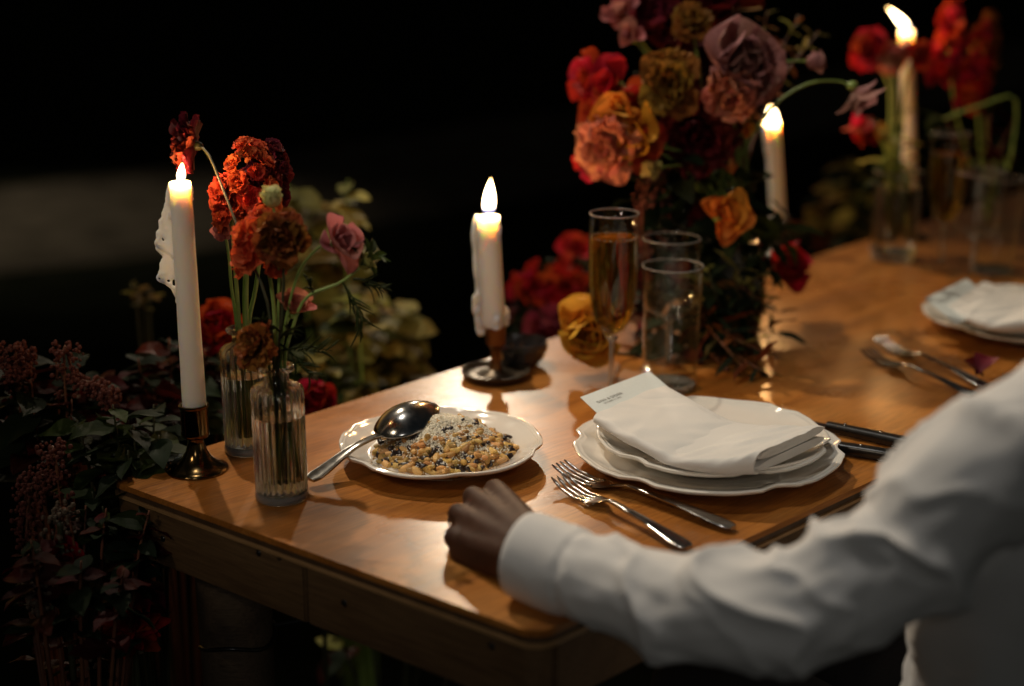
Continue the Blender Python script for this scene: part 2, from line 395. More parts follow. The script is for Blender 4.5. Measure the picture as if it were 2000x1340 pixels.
o = part(tb, 'tabletop', *prism(round_poly(TP, .022), TZ-.006, TZ), M['table'], True, False)
part(tb, 'edge_band', *prism(round_poly(inset(TP, .0015), .021), TZ-.012, TZ-.0062), M['edge'], True, False)
part(tb, 'trim_strip', *prism(round_poly(inset(TP, -.0008), .022), TZ-.0155, TZ-.0122), M['trim'], True, False)
P1 = inset(TP, .002); P2 = inset(TP, .024)
J = G(580, 1075); sj = (J-A).dot(eS)
def apron_board(pts, label=None):
    V_, F_ = prism(pts, .687, TZ-.0158); ob = part(tb, 'apron_board', V_, F_, M['apron'], True, False, label=label)
    bevel_mesh(ob.data, .002); return ob
mid1 = P1[0]+eS*(sj+.001); mid2 = P2[0]+(P2[1]-P2[0]).normalized()*(sj-.022)
gap = eS*.0022
rp = round_poly([P1[0], P1[1], P1[2], P1[3]], .02)
cornerA = [p for p in rp if (p-A).length < .05]; cornerB = [p for p in rp if (p-B).length < .05]
bl = apron_board(cornerA + [mid1-gap, mid2-gap, P2[0]])
br = apron_board([mid1] + cornerB + [P2[1], mid2])
endB = cornerB[-1] + eL*.003; half = 1.6
apron_board([endB, P1[1]+eL*half, P2[1]+eL*half, P2[1]+eL*.003])
apron_board([P1[1]+eL*(half+.003), P1[2]-eL*.03, P2[2]-eL*.03, P2[1]+eL*(half+.003)])
apron_board([P1[3], P1[0]+eK*.028, P2[0]+eK*.003, P2[3]])
apron_board([P1[2]-eL*.027, P1[3]+eK*.003, P2[3]+eK*.003, P2[2]-eL*.027])
for (px, py), bd in (((318, 1052), bl), ((505, 1080), bl), ((545, 1088), bl), ((672, 1178), br), ((897, 1212), br), ((210, 1010), bl), ((960, 1262), br)):
    g = V(px, py, 1.2); r_ = ray(px, py); q = (P1[0]-CAM).dot(nS)/r_.dot(nS); c = CAM + r_*q
    V_, F_ = lathe([(0, .0012), (.0022, .0012), (.0034, .0004), (.0036, -.002)], 10)
    Q = nS.to_track_quat('Z', 'Y'); V_ = [Q @ Vector(v) + c for v in V_]; part(bd, 'screw', V_, F_, M['knife'], True)
# legs: a round log at the far corner, squared posts elsewhere
lg = G(448, 1105, .687); lp = [Vector((lg.x-.008, lg.y+.055, z)) for z in np.linspace(0, .6865, 12)]
part(tb, 'leg', *tube(lp, [.037+.0015*math.sin(7*i) for i in range(12)], 20), M['log'], True, sharp=50)
for c0 in (P2[1]+(eL-eS)*.06, P2[2]+(-eL-eS)*.06, P2[3]+(-eK+eS)*.06):
    V_, F_ = prism([c0+(eS*a+eL*b)*.032 for a, b in ((-1, -1), (1, -1), (1, 1), (-1, 1))], 0, .6865)
    ob = part(tb, 'leg', V_, F_, M['log'], True, False); bevel_mesh(ob.data, .003)
cb = thing('black_cable', 'thin black cable tied round the log leg under the table', 'cable', (lg.x, lg.y, .58))
cp = [lp[0].xy.to_3d()+Vector((.0395*math.cos(a), .0395*math.sin(a), .585+.004*math.sin(3*a))) for a in np.linspace(-2.6, 2.8, 28)]
part(cb, 'wire', *tube(cp+[cp[-1]+Vector((.02, -.02, 0)), lp[0].xy.to_3d()+Vector((.12, .02, .60)), lp[0].xy.to_3d()+Vector((.3, -.02, .594))], .0022, 6), M['knife'], True)

# ------------------------------------------------------------------ candles and holders
def teardrop(h, r, lean=(0, 0), n=16):
    pr = [(0, 0)] + [(r*(math.sin(PI*min(1, t)**.70)**.75)*(1-.22*t)+.0003, t*h) for t in np.linspace(.03, .99, 22)] + [(0, h)]
    V_, F_ = lathe(pr, n); out = []
    for v in V_:
        t = v[2]/h; out.append(Vector((v[0]+lean[0]*t*t*h, v[1]+lean[1]*t*t*h, v[2])))
    return out, F_
def candle(label, base, top, r0, r1, flame_h, flame_r, lean, power, runs, seed, group='lit white taper candles', hollow=.0025, wing=()):
    base = Vector(base); top = Vector(top); ax = top-base; L = ax.length; rnd = random.Random(seed)
    q = Vector((0, 0, 1)).rotation_difference(ax); t = thing('taper_candle', label, 'candle', base, q, group)
    mb = MB(); pr = [(0, 0), (r0*.98, 0)] + [(r0+(r1-r0)*u, L*u) for u in np.linspace(.02, .985, 30)]
    pr += [(r1*1.02, L*.995), (r1*.98, L+.0012), (r1*.84, L+.001), (r1*.7, L-hollow), (r1*.3, L-hollow*1.3), (0, L-hollow*1.3)]
    body = lathe(pr, 28, lambda th, i, r, z: r*(1+.03*noise.noise(Vector((math.cos(th)*1.3, math.sin(th)*1.3, z*30+seed)))) + (.0006 if z > L*.97 else 0)*math.sin(3*th+seed))
    part(t, 'wax_body', *body, M['wax'])
    qi = q.inverted(); mb = MB()
    for (az, off, z0, z1, rr) in runs:            # hardened wax runs: (angle, distance from the skin, from, to, radius)
        n = 16
        for k in range(n):
            u = k/(n-1); z = (z0 + (z1-z0)*u)*L; rad = r0+(r1-r0)*(z/L) + off*math.sin(PI*min(1, u*1.15)**.7)
            a = az + .10*noise.noise(Vector((u*3, seed, az))); R = rr*(.75+.5*noise.noise(Vector((u*4, az*3, seed)))+.35*(u > .93))
            mb.add(*ellipsoid((rad*math.cos(a), rad*math.sin(a), z), (max(R, .0011), max(R, .0011), abs(z1-z0)*L/n*1.1+.0008), 8, 6))
    for (az, ztop, zbot, prof) in wing:           # a thin curtain of set wax: outer edge given as (height fraction, distance)
        nz_ = int((ztop-zbot)*L/.0016)
        for k in range(nz_+1):
            zf = ztop+(zbot-ztop)*k/nz_; rs = r0+(r1-r0)*zf; do = interp(-zf, [-z_ for z_, _ in prof], [d_ for _, d_ in prof])+.0012*noise.noise(Vector((zf*60, seed, 1)))
            for j in range(int(do/.0016)+1):
                x = rs-.001+j*.0016; hole = noise.noise(Vector((x*260, zf*38, seed+.5)))
                if hole > .33 and zf < ztop-.10 and j < do/.0016-1.5: continue
                th_ = .0017+.0010*noise.noise(Vector((x*300, zf*55, seed)))
                mb.add(*ellipsoid((x*math.cos(az+.1*noise.noise(Vector((zf*12, 1, seed)))), x*math.sin(az+.1*noise.noise(Vector((zf*12, 1, seed)))), zf*L), (.0015, max(.0011, th_), .0018), 6, 5))
    if mb.V:
        V_, F_ = remesh(mb.V, mb.F, .0009, 9); part(t, 'wax_drip', V_, F_, M['wax'])
    zt = L-hollow*1.3; part(t, 'wick', *tube([(0, 0, zt-.001), (.0004, 0, zt+.005), (.0015, 0, zt+.009)], [.0009, .0008, .0006], 6), M['wick'])
    ql = qi @ Vector((0, 0, 1)); Qm = ql.to_track_quat('Z', 'Y')
    fv, ff = teardrop(flame_h, flame_r); cen = Vector((.0008, 0, zt+.0035)); lw = Vector((lean[0], 0, lean[1]))
    fv = [v + Vector((0, 0, 0)) for v in fv]
    out = []
    for v in fv:
        u = v.z/flame_h; wv = Vector((v.x + lean[0]*(u**1.5)*flame_h, v.y, v.z*lean[1])); out.append(qi @ wv + cen)
    part(t, 'candle_flame', out, ff, M['flame'])
    l = bpy.data.lights.new('flame_light', 'POINT'); l.energy = power; l.color = (1.0, .50, .17); l.shadow_soft_size = .006
    lo = bpy.data.objects.new('flame_light', l); COL.objects.link(lo); lo.parent = t
    lo.location = cen + qi @ Vector((lean[0]*.3*flame_h, 0, flame_h*.42*lean[1])); return t

h1 = G(386, 917)
def holder_brass(label, loc):
    t = thing('candle_holder', label, 'candle holder', loc)
    base = [(0, .0), (.0305, .0), (.031, .0012), (.030, .0028), (.026, .0045), (.020, .008), (.0145, .0135), (.0105, .021), (.0082, .029), (.0076, .0335), (.0085, .0352), (0, .0352)]
    part(t, 'foot', *lathe(base, 56), M['brass'], sharp=60)
    cup = [(0, .0353), (.0125, .0353), (.0140, .037), (.0142, .040), (.0136, .0415), (.0136, .0655), (.0148, .0665), (.0150, .0685), (.0143, .0693), (.0124, .0693), (.0122, .052), (0, .052)]
    part(t, 'cup', *lathe(cup, 48), M['brass'], sharp=45); return t
hb1 = holder_brass('shiny brass candle holder at the near table corner by the leaves', h1)
c1b = V(381, 812, h1.y); c1t = V(352, 357, h1.y)
WL = PI  # runs on the left side
candle('tall leaning white candle with a long wing of dripped wax, under the dark red flower', c1b, c1t, .0119,   .0103, .019, .0042, (.12, 1), .45,
       [(3.05, .0115, .64, .53, .0022), (3.2, .017, .63, .555, .0018), (3.0, .0045, .62, .50, .0018), (3.2, .0165, .78, .69, .0020), (0.1, .0006, .985, .93, .0014), (3.14, .002, .99, .86, .003)], 3,
       wing=[(3.1, .985, .60, [(.985, .001), (.96, .003), (.90, .0075), (.84, .0125), (.78, .0165), (.735, .0185), (.715, .0165), (.69, .0115), (.66, .0150), (.62, .0165), (.60, .0150)])])
wx = thing('wax_spill', 'flat pool of hardened white wax on the table behind the brass holder', 'wax', G(360, 895))
def wob(th, i, r, z): return r*(1+.35*noise.noise(Vector((math.cos(th)*1.5, math.sin(th)*1.5, 4))))
part(wx, 'wax', *lathe([(0, .0022), (.010, .002), (.015, .0012), (.0165, .0002), (0, .0001)], 28, wob), M['wax'])

h2 = G(968, 737)
t = thing('candle_holder', 'dark bronze candle holder with a wide saucer foot and slim stem', 'candle holder', h2)
part(t, 'saucer', *lathe([(0, .0), (.036, .0), (.040, .004), (.0415, .0095), (.0400, .0098), (.037, .006), (.030, .0045), (.012, .006), (.0085, .011), (0, .011)], 48), M['bronze'], sharp=60)
part(t, 'stem', *lathe([(0, .0112), (.0085, .0112), (.0062, .018), (.0060, .034), (.0085, .040), (.0118, .042), (.0122, .047), (.0118, .074), (.0102, .0745), (.0098, .058), (0, .058)], 32),
     noisy('brown_brass', (.18, .075, .02), (.24, .10, .03), 40, .35, .7), sharp=50)
c2b = V(963, 636, h2.y); c2t = V(953, 424, h2.y)
candle('short thick white candle with a tall steady flame in the dark saucer holder', c2b, c2t, .0150, .0138,   .046, .0080, (.06, 1), 1.0,
       [(3.0, .003, .99, .45, .0042), (3.3, .0035, .95, .25, .005), (2.8, .003, .72, .02, .0046), (3.1, .006, .3, -.03, .0055), (3.4, .004, .2, -.06, .005), (0.2, .003, .16, .0, .005), (.5, .004, .10, -.01, .005), (-.6, .003, .95, .8, .0025), (2.4, .003, .15, -.02, .005), (5, .003, .12, 0, .005)], 8)
g = thing('glass_dish', 'small dark faceted glass dish behind the saucer candle holder', 'dish', G(1018, 712))
part(g, 'bowl', *lathe([(0, .001), (.020, .001), (.026, .008), (.0335, .024), (.0325, .031), (.0310, .0315), (.0295, .024), (.023, .010), (0, .007)], 13, lambda th, i, r, z: r*(1+.05*math.sin(5*th+i))), noisy('smoky_glass', (.03, .026, .026), (.05, .045, .045), 20, .05, Specular_IOR_Level=1.0), smooth=False)

h3 = G(1521, 497)
def holder_dark(label, loc, H=.075):
    t = thing('candle_holder', label, 'candle holder', loc)
    part(t, 'foot', *lathe([(0, 0), (.030, 0), (.031, .003), (.018, .008), (.008, .018), (.007, H*.6), (0, H*.6)], 32), M['bronze'], sharp=60)
    part(t, 'cup', *lathe([(0, H*.602), (.012, H*.61), (.0145, H*.68), (.0148, H), (.0125, H), (.012, H*.75), (0, H*.75)], 32), M['bronze'], sharp=50); return t
holder_dark('dark candle holder beside the crimson bloom at the back edge', h3, .062)
candle('white candle with a small blown flame to the right of the big bouquet', V(1520, 430, h3.y), V(1508, 238, h3.y), .0125, .0118, .030, .0085, (-.15, .9), 1.3,
       [(1.2, .002, .97, .6, .003), (3.3, .002, .98, .7, .003)], 12, hollow=.004)
h4 = G(1779, 466)
holder_dark('dark candle holder behind the clear flower vase', h4, .066)
candle('tallest white candle at the far end with its flame blown to the left', V(1778, 402, h4.y), V(1770, 62, h4.y), .0130, .0120, .046, .0085, (-.75, .85), .9,
       [(1.0, .002, .98, .8, .003)], 15)

# ------------------------------------------------------------------ ribbed bud vases
def ribbed_bottle(label, loc, group):
    t = thing('bud_vase', label, 'vase', loc, None, group); NR = 24; n = NR*6
    def rf(th, i, r, z):
        if .0095 < z < .1115 and i < NOUT: return r*(1 + .085*abs(math.sin(NR*th/2)) - .055)
        return r
    out = [(0, .0087), (.0225, .0087), (.0243, .0100), (.0243, .1075), (.0236, .1105), (.0200, .1138), (.0135, .1165), (.0118, .1185), (.0115, .1255), (.0130, .1270), (.0168, .1282), (.0180, .1302), (.0170, .1322), (.0138, .1326)]
    NOUT = len(out)
    inn = [(.0100, .1300), (.0096, .1255), (.0098, .1180), (.0120, .1145), (.0185, .1105), (.0215, .1065), (.0217, .0845), (.0212, .0828), (0, .0826)]
    part(t, 'bottle', *lathe(out+inn, n, rf), M['bottle'], sharp=70)
    part(t, 'base', *lathe([(0, 0), (.0228, 0), (.0242, .0010), (.0250, .0030), (.0250, .0058), (.0243, .0084), (0, .0084)], NR*4, lambda th, i, r, z: r*(1+.018*abs(math.sin(NR*th/2)))), M['glintglass'], sharp=60)
    wl = .082; part(t, 'water', *lathe([(0, wl+.0010), (.0208, wl+.0012), (.0214, wl+.0024), (.0206, wl+.0017), (0, wl+.0016)], 64), M['water'], sharp=50); return t
v1 = G(551, 972); v2 = G(487, 879)
ribbed_bottle('ribbed clear glass bud vase in front, beside the spoon handle', v1, 'ribbed glass bud vases')
ribbed_bottle('ribbed clear glass bud vase standing behind the other one', v2, 'ribbed glass bud vases')

# ------------------------------------------------------------------ plates
def scallop(th, k):
    # curved-bracket outline: six shallow arcs meeting in small shoulders
    a = (th*6/(2*PI)) % 1.0; d = abs(a-.5)*2
    return 1 - k*(.55*(1-abs(math.cos(3*th)))**.5*0 + (.030*d**3) - .016*math.exp(-((d-.72)/.10)**2) + .006*math.cos(12*th))
def plate(t, name, R, H, well, wz, mat, lob=1.0, seed=0, foot=.55):
    # section from the underside of the foot round the lip to the centre of the well
    prof = [(0, .0015), (R*foot*.93, .0015), (R*foot*.95, 0), (R*foot, 0), (R*foot*1.02, .004), (R*.78, H*.50), (R*.93, H*.78), (R*.985, H-.0035), (R, H-.0012), (R*.998, H), (R*.985, H+.0006), (R*.972, H+.0002), (R*.955, H-.0012), (R*.945, H-.0008), (R*.93, H-.0020), (R*.86, H-.0045), (R*.76, H*.60), (R*well*1.06, H*.52), (R*well, H*.44), (R*well*.93, wz+.003), (R*well*.80, wz), (0, wz)]
    def rf(th, i, r, z):
        u = max(0, min(1, (r/R-.62)/.36)); return r*(1+(scallop(th+seed, 1.3)-1)*u*lob)
    V_, F_ = lathe(prof, 144, rf)
    out = []
    for v in V_:
        r = math.hypot(v[0], v[1]); th = math.atan2(v[1], v[0]); u = max(0, min(1, (r/R-.7)/.3)); out.append(Vector((v[0], v[1], v[2]+.0012*u*math.cos(6*(th+seed)))))
    return part(t, name, out, F_, mat, sharp=55)
pl = G(862, 897)
t = thing('soup_plate', 'white scalloped soup plate holding the pasta', 'plate', pl)
RP = .1035; plate(t, 'plate_body', RP, .0215, .70, .0085, M['porcelain'], .55, .3, .58)

# pasta served in the plate: single grains, mushroom pieces, grated cheese
ps = thing('pasta_serving', 'heap of orzo pasta with dark mushrooms and grated cheese in the white plate', 'food', (pl.x, pl.y, TZ+.0086))
HR = .071
def heap(x, y):
    x = x-.004; r = math.hypot(x, y*1.02)/HR
    return max(0.0, (1-r**2.1))*.0165*(1+.30*noise.noise(Vector((x*45, y*45, 2)))) + .0120*max(0, 1-((x+.002)**2+(y-.003)**2)/.052**2)
hV, hF = [], []; NH = 44
for i in range(NH+1):
    for j in range(NH*2):
        r = HR*1.06*i/NH; a = 2*PI*j/(NH*2); hV.append(Vector((r*math.cos(a)+.004, r*math.sin(a), heap(r*math.cos(a)+.004, r*math.sin(a))-.0015)))
for i in range(NH):
    for j in range(NH*2): k = (j+1) % (NH*2); hF.append((i*NH*2+j, (i+1)*NH*2+j, (i+1)*NH*2+k, i*NH*2+k))
gr0 = ellipsoid((0, 0, 0), (.0053, .0021, .0019), 8, 6, Matrix.Rotation(PI/2, 3, 'Y') @ Matrix.Diagonal((.0019/.0053, 1, .0053/.0019)))
gr0 = ([Vector((v.x, v.y, v.z)) for v in gr0[0]], gr0[1])
grain_me = []
for k in range(4):
    V_, F_ = ellipsoid((0, 0, 0), (1, 1, 1), 8, 6); vs = []
    for v in V_:
        x = v.z; w_ = .0021*(1+.1*k); bend = .0006*(k-1)*x*x
        vs.append(Vector((x*.0066, v.x*w_*1.2, v.y*w_*1.1+bend)))
    grain_me.append(mkmesh('pasta_grain', vs, F_, M['orzo']))
rp_ = random.Random(5)
def on_heap(front=False):
    while True:
        a = rp_.uniform(0, 2*PI); r = HR*1.0*math.sqrt(rp_.random()); x, y = r*math.cos(a)+.004, r*math.sin(a)
        if front and rp_.random() < .65 and y > -.005: continue
        return x, y
st = MB(); st.add(hV, hF)
for k in range(700):
    x, y = on_heap(); z = heap(x, y); Mr = Euler((rp_.uniform(-.5, .5), rp_.uniform(-.6, .6), rp_.uniform(0, 6.3))).to_matrix()
    me = grain_me[k % 4]; st.add([Mr @ v.co*.95 + Vector((x, y, z+rp_.uniform(-.0015, .0008))) for v in me.vertices], [tuple(p.vertices) for p in me.polygons])
part(ps, 'pasta_heap', st.V, st.F, M['orzo_stuff'], kind='stuff')
for k in range(260):
    x, y = on_heap(True); z = heap(x, y)
    Mx = Matrix.Translation((x, y, z+rp_.uniform(.0018, .0045))) @ Euler((rp_.uniform(-.5, .5), rp_.uniform(-.6, .6), rp_.uniform(0, 6.3))).to_matrix().to_4x4() @ Matrix.Diagonal((*(rp_.uniform(1.0, 1.45),)*3, 1))
    link('pasta_grain', grain_me[k % 4], ps, Mx)
mush = []
for k in range(6):
    V_, F_ = ellipsoid((0, 0, 0), (.0062, .0042, .0022), 12, 8)
    vs = [v*(1+.45*noise.noise(Vector(v*260)+Vector((k*5, 0, 0)))) + Vector((0, 0, .0012*math.sin(v.x*700+k))) for v in V_]
    mush.append(mkmesh('mushroom_piece', vs, F_, M['mushroom']))
for k in range(95):
    x, y = on_heap(True); z = heap(x, y)
    Mx = Matrix.Translation((x, y, z+rp_.uniform(.0018, .0042))) @ Euler((rp_.uniform(-.7, .7), rp_.uniform(-.7, .7), rp_.uniform(0, 6.3))).to_matrix().to_4x4() @ Matrix.Diagonal((*(rp_.uniform(.65, 1.45),)*3, 1))
    link('mushroom_piece', mush[k % 6], ps, Mx)
ch = MB()
cbase = ellipsoid((0, 0, 0), (1, 1, 1), 5, 4)
for k in range(9500):
    a = rp_.gauss(0, 1); b = rp_.gauss(0, 1); x, y = .002+a*.026, -.003+b*.021
    if k % 30 == 0: x, y = on_heap()
    if math.hypot(x-.004, y) > HR*.98: continue
    z = heap(x, y)+.0048+rp_.uniform(0, .0046)*math.exp(-(a*a+b*b)/2); s = rp_.uniform(.0005, .0011)
    Mr = Euler((rp_.uniform(0, 6), rp_.uniform(0, 6), 0)).to_matrix()
    ch.add([Mr @ Vector((v.x*s*1.6, v.y*s, v.z*s*.8)) + Vector((x, y, z)) for v in cbase[0]], cbase[1])
part(ps, 'grated_cheese', ch.V, ch.F, M['cheese'], kind='stuff')

# serving spoon, upside down on the plate
def spoon():
    a = G(612, 933, TZ+.010); b = G(790, 822, TZ+.041)
    # keep the tail on the rim: handle runs over the plate's lip
    d = (b-a); L = d.length; xd = d.normalized(); yd = Vector((0, 0, 1)).cross(xd).normalized(); zd = xd.cross(yd)
    Mx = Matrix((xd, yd, zd)).transposed()
    t = thing('serving_spoon', 'large silver spoon lying face down across the pasta plate', 'spoon', b)
    W = lambda v: b + Mx @ Vector(v)
    mb = []; NU, NVv = 26, 24; Vs = []; Fs = []
    for side in (0, 1):
        for i in range(NU+1):
            u = i/NU; x = -.034+.078*u; hw = .0300*max(0, math.sin(PI*min(1, max(0, u))**.80))**.62
            for j in range(NVv+1):
                v = -1+2*j/NVv; dome = .0185*(1-v*v)**.9*math.sin(PI*u**.9)**.75
                Vs.append(W((x, hw*v, dome - side*.0013 - .004*u)))
    def idx(s, i, j): return s*(NU+1)*(NVv+1)+i*(NVv+1)+j
    for i in range(NU):
        for j in range(NVv):
            Fs.append((idx(0, i, j), idx(0, i+1, j), idx(0, i+1, j+1), idx(0, i, j+1))); Fs.append((idx(1, i, j), idx(1, i, j+1), idx(1, i+1, j+1), idx(1, i+1, j)))
    for i in range(NU):
        for j0 in (0, NVv): Fs.append((idx(0, i, j0), idx(1, i, j0), idx(1, i+1, j0), idx(0, i+1, j0)))
    part(t, 'bowl', Vs, Fs, M['silver'], True)
    N = 40; P = []; Wd = []; Th = []
    for i in range(N+1):
        u = i/N; x = -.034-(L-.030)*u; P.append(Vector((x, 0, .001+.007*math.sin(PI*u)*(1-u)-.001*u))); Wd.append(interp(u, [0, .06, .35, .75, .93, 1], [.0055, .0042, .0040, .0082, .0098, .0070])); Th.append(interp(u, [0, .3, 1], [.0016, .0022, .0018]))
    Vs, Fs = [], []; n = 16
    for p, wv, th in zip(P, Wd, Th):
        for k in range(n):
            a_ = 2*PI*k/n; ry = wv*math.copysign(abs(math.cos(a_))**.7, math.cos(a_)); rz = th*math.copysign(abs(math.sin(a_))**.7, math.sin(a_))
            edge = .0007 if abs(math.cos(a_)) > .78 and math.sin(a_) > 0 else 0
            Vs.append(W((p.x, ry, p.z+rz+edge)))
    for i in range(N):
        for k in range(n): Fs.append((i*n+k, i*n+(k+1) % n, (i+1)*n+(k+1) % n, (i+1)*n+k))
    Fs.append(tuple(range(n))); Fs.append(tuple(N*n+k for k in range(n)))
    part(t, 'handle', Vs, Fs, M['silver'], True, sharp=60)
spoon()

# charger and side plate with napkin and card
def setting_plates(c, l1, l2, seed):
    t = thing('dinner_plate', l1, 'plate', c, None, 'white dinner plates'); plate(t, 'plate_body', .136, .021, .62, .007, M['porcelain'], 1.0, seed, .56)
    t2 = thing('salad_plate', l2, 'plate', (c[0]+.004, c[1]-.004, TZ+.0135), None, 'white salad plates'); plate(t2, 'plate_body', .1165, .0195, .62, .006, M['porcelain'], 1.0, seed+.2, .56); return t
rpC = G(1380, 902)
setting_plates(rpC, 'large white scalloped dinner plate in front, next to the resting arm', 'white salad plate stacked on the near dinner plate under its napkin', .12)

def napkin(P, label, seed, gl='folded white napkins'):
    """P: rows of (near, far) world points along the strip: two inner folds and an outer one that wraps over the near edge"""
    c = sum([p for r in P for p in r], Vector())/(2*len(P)); t = thing('napkin', label, 'napkin', c, None, gl)
    near = spline([r[0] for r in P], 60); far = spline([r[1] for r in P], 60); N = 60
    def swell(u): return 1+.9*max(0, (u-.45)/.55)**1.3      # the strip grows thicker towards its open end
    def wr(u, v, k): return .0026*noise.noise(Vector((u*4+seed, v*1.6, k))) + .0022*noise.noise(Vector((u*11-v*6+seed, v*3+u*3, k))) + .0010*math.exp(-((u-.36-.25*v)/.03)**2)+.0014*math.exp(-((u-.30+.2*v)/.025)**2)*(1-v)
    for li in range(2):                                       # inner folds, seen at the open end
        K = 28; Vs, Fs = [], []; z0 = (.0002, .0058)[li]; h = .0052
        for i in range(N+1):
            u = i/N; s_ = far[i]-near[i]; sw = swell(u)
            for k in range(K):
                th = 2*PI*k/K; cx = math.copysign(abs(math.cos(th))**.6, math.cos(th)); cz = math.copysign(abs(math.sin(th))**.8, math.sin(th)); v = .53-cx*(.475-.015*li)
                Vs.append(near[i]+s_*v+Vector((0, 0, z0*sw+h*sw*(.5+.48*cz)+.0006*noise.noise(Vector((u*6, v*3, li+seed))))))
        for i in range(N):
            for k in range(K): Fs.append((i*K+k, (i+1)*K+k, (i+1)*K+(k+1) % K, i*K+(k+1) % K))
        Fs.append(tuple(range(K))); Fs.append(tuple(N*K+k for k in range(K-1, -1, -1))); part(t, 'fold', Vs, Fs, M['linen'], True, sharp=70)
    top, bot = [], []; NV_ = 44
    for i in range(N+1):
        u = i/N; s_ = far[i]-near[i]; sw = swell(u); H_ = .0118*sw; sl = s_.normalized(); e_ = (near[min(i+1, N)]-near[max(i-1, 0)]).normalized()
        for j in range(NV_+1):
            q = j/NV_
            if q < .26:                                       # round the near edge: quarter turns from the plate up to the top
                f = q/.26; an = PI*(f-.5); R_ = H_*.5; p = near[i]+sl*(R_-R_*math.cos(an)-.004)+Vector((0, 0, R_+R_*math.sin(an)))
            else:
                v = (q-.26)/.74; p = near[i]+sl*(H_*.5-.004)+(s_-sl*(H_*.5-.004))*v+Vector((0, 0, H_-.004*max(0, (v-.85)/.15)**2))
            w_ = wr(u, q, 0); f2 = min(1, q/.2)
            p = p+Vector((0, 0, w_*f2-.0030*math.exp(-((u-.50-.16*(q-.5))/.05)**2)*f2))+e_*(.004*u*math.sin(3*q)) - sl*(.0022*noise.noise(Vector((u*7+seed, 1, 0))))*(1-f2)
            top.append(p); bot.append(p-Vector((0, 0, .0013*(1 if q > .13 else -1)))+sl*(.0014 if q < .26 else 0))
    Vs = top+bot; n0 = len(top); Fs = []; W1 = NV_+1
    for i in range(N):
        for j in range(NV_): a_ = i*W1+j; Fs.append((a_, a_+W1, a_+W1+1, a_+1)); Fs.append((n0+a_, n0+a_+1, n0+a_+W1+1, n0+a_+W1))
        for j in (0, NV_): a_ = i*W1+j; Fs.append((a_, n0+a_, n0+a_+W1, a_+W1))
    for i in (0, N):
        for j in range(NV_): a_ = i*W1+j; Fs.append((a_, a_+1, n0+a_+1, n0+a_))
    part(t, 'fold', Vs, Fs, M['linen'], True, sharp=80)
    return t
zc = TZ+.0135+.0205
NP = [(G(1163, 828, zc+.009), G(1302, 768, zc+.009)), (G(1235, 872, zc+.004), G(1368, 805, zc+.004)), (G(1320, 913, zc-.001), G(1437, 840, zc-.001)), (G(1400, 928, zc-.001), G(1525, 855, zc+.001)), (G(1472, 930, zc-.001), G(1608, 866, zc+.001))]
napkin(NP, 'folded white napkin on the near plates with the printed card tucked in', 1.0)
def card(p_left, p_top, p_far, label, text=True):
    ex = (p_top-p_left); ey = (p_far-p_top); nz = ex.cross(ey).normalized()
    if nz.z < 0: nz = -nz
    t = thing('menu_card', label, 'card', p_left, None, 'menu cards tucked in napkins')
    cs = [p_left, p_top, p_top+ey, p_left+ey]; Vs = [p-nz*.00025 for p in cs]+[p+nz*.00025 for p in cs]
    part(t, 'card_sheet', Vs, [(3, 2, 1, 0), (4, 5, 6, 7)]+[(i, (i+1) % 4, 4+(i+1) % 4, 4+i) for i in range(4)], M['card'], True, False)
    xd = ex.normalized(); yd = nz.cross(xd).normalized()
    for body, wid, org, nm in (('DANI & DIDIER', .35, (.115, .0225), 'name_lettering'), ('OCTOBER 17, 2020', .235, (.17, .0275), 'date_lettering')):
        cu = bpy.data.curves.new('txt', 'FONT'); cu.body = body; cu.size = .01; cu.offset = .00010; cu.space_character = 1.12; cu.align_x = 'LEFT'
        ob = bpy.data.objects.new('txt', cu); COL.objects.link(ob); dg = bpy.context.evaluated_depsgraph_get(); me = bpy.data.meshes.new_from_object(ob.evaluated_get(dg))
        vs = [v.co.copy() for v in me.vertices]; fs = [tuple(p.vertices) for p in me.polygons]; bpy.data.objects.remove(ob)
        o0 = p_left + ex*org[0] + ey.normalized()*org[1] + nz*.0004; k_ = wid*ex.length/max(v.x for v in vs)
        part(t, nm, [o0 + xd*v.x*k_ + yd*v.y*k_ for v in vs], fs, M['ink'], True, False)
zk = zc+.020
card(G(1133, 776, zc+.0235), G(1268, 725, zc+.0235), G(1348, 792, zc+.0100), 'white card with printed names and date in the near napkin')

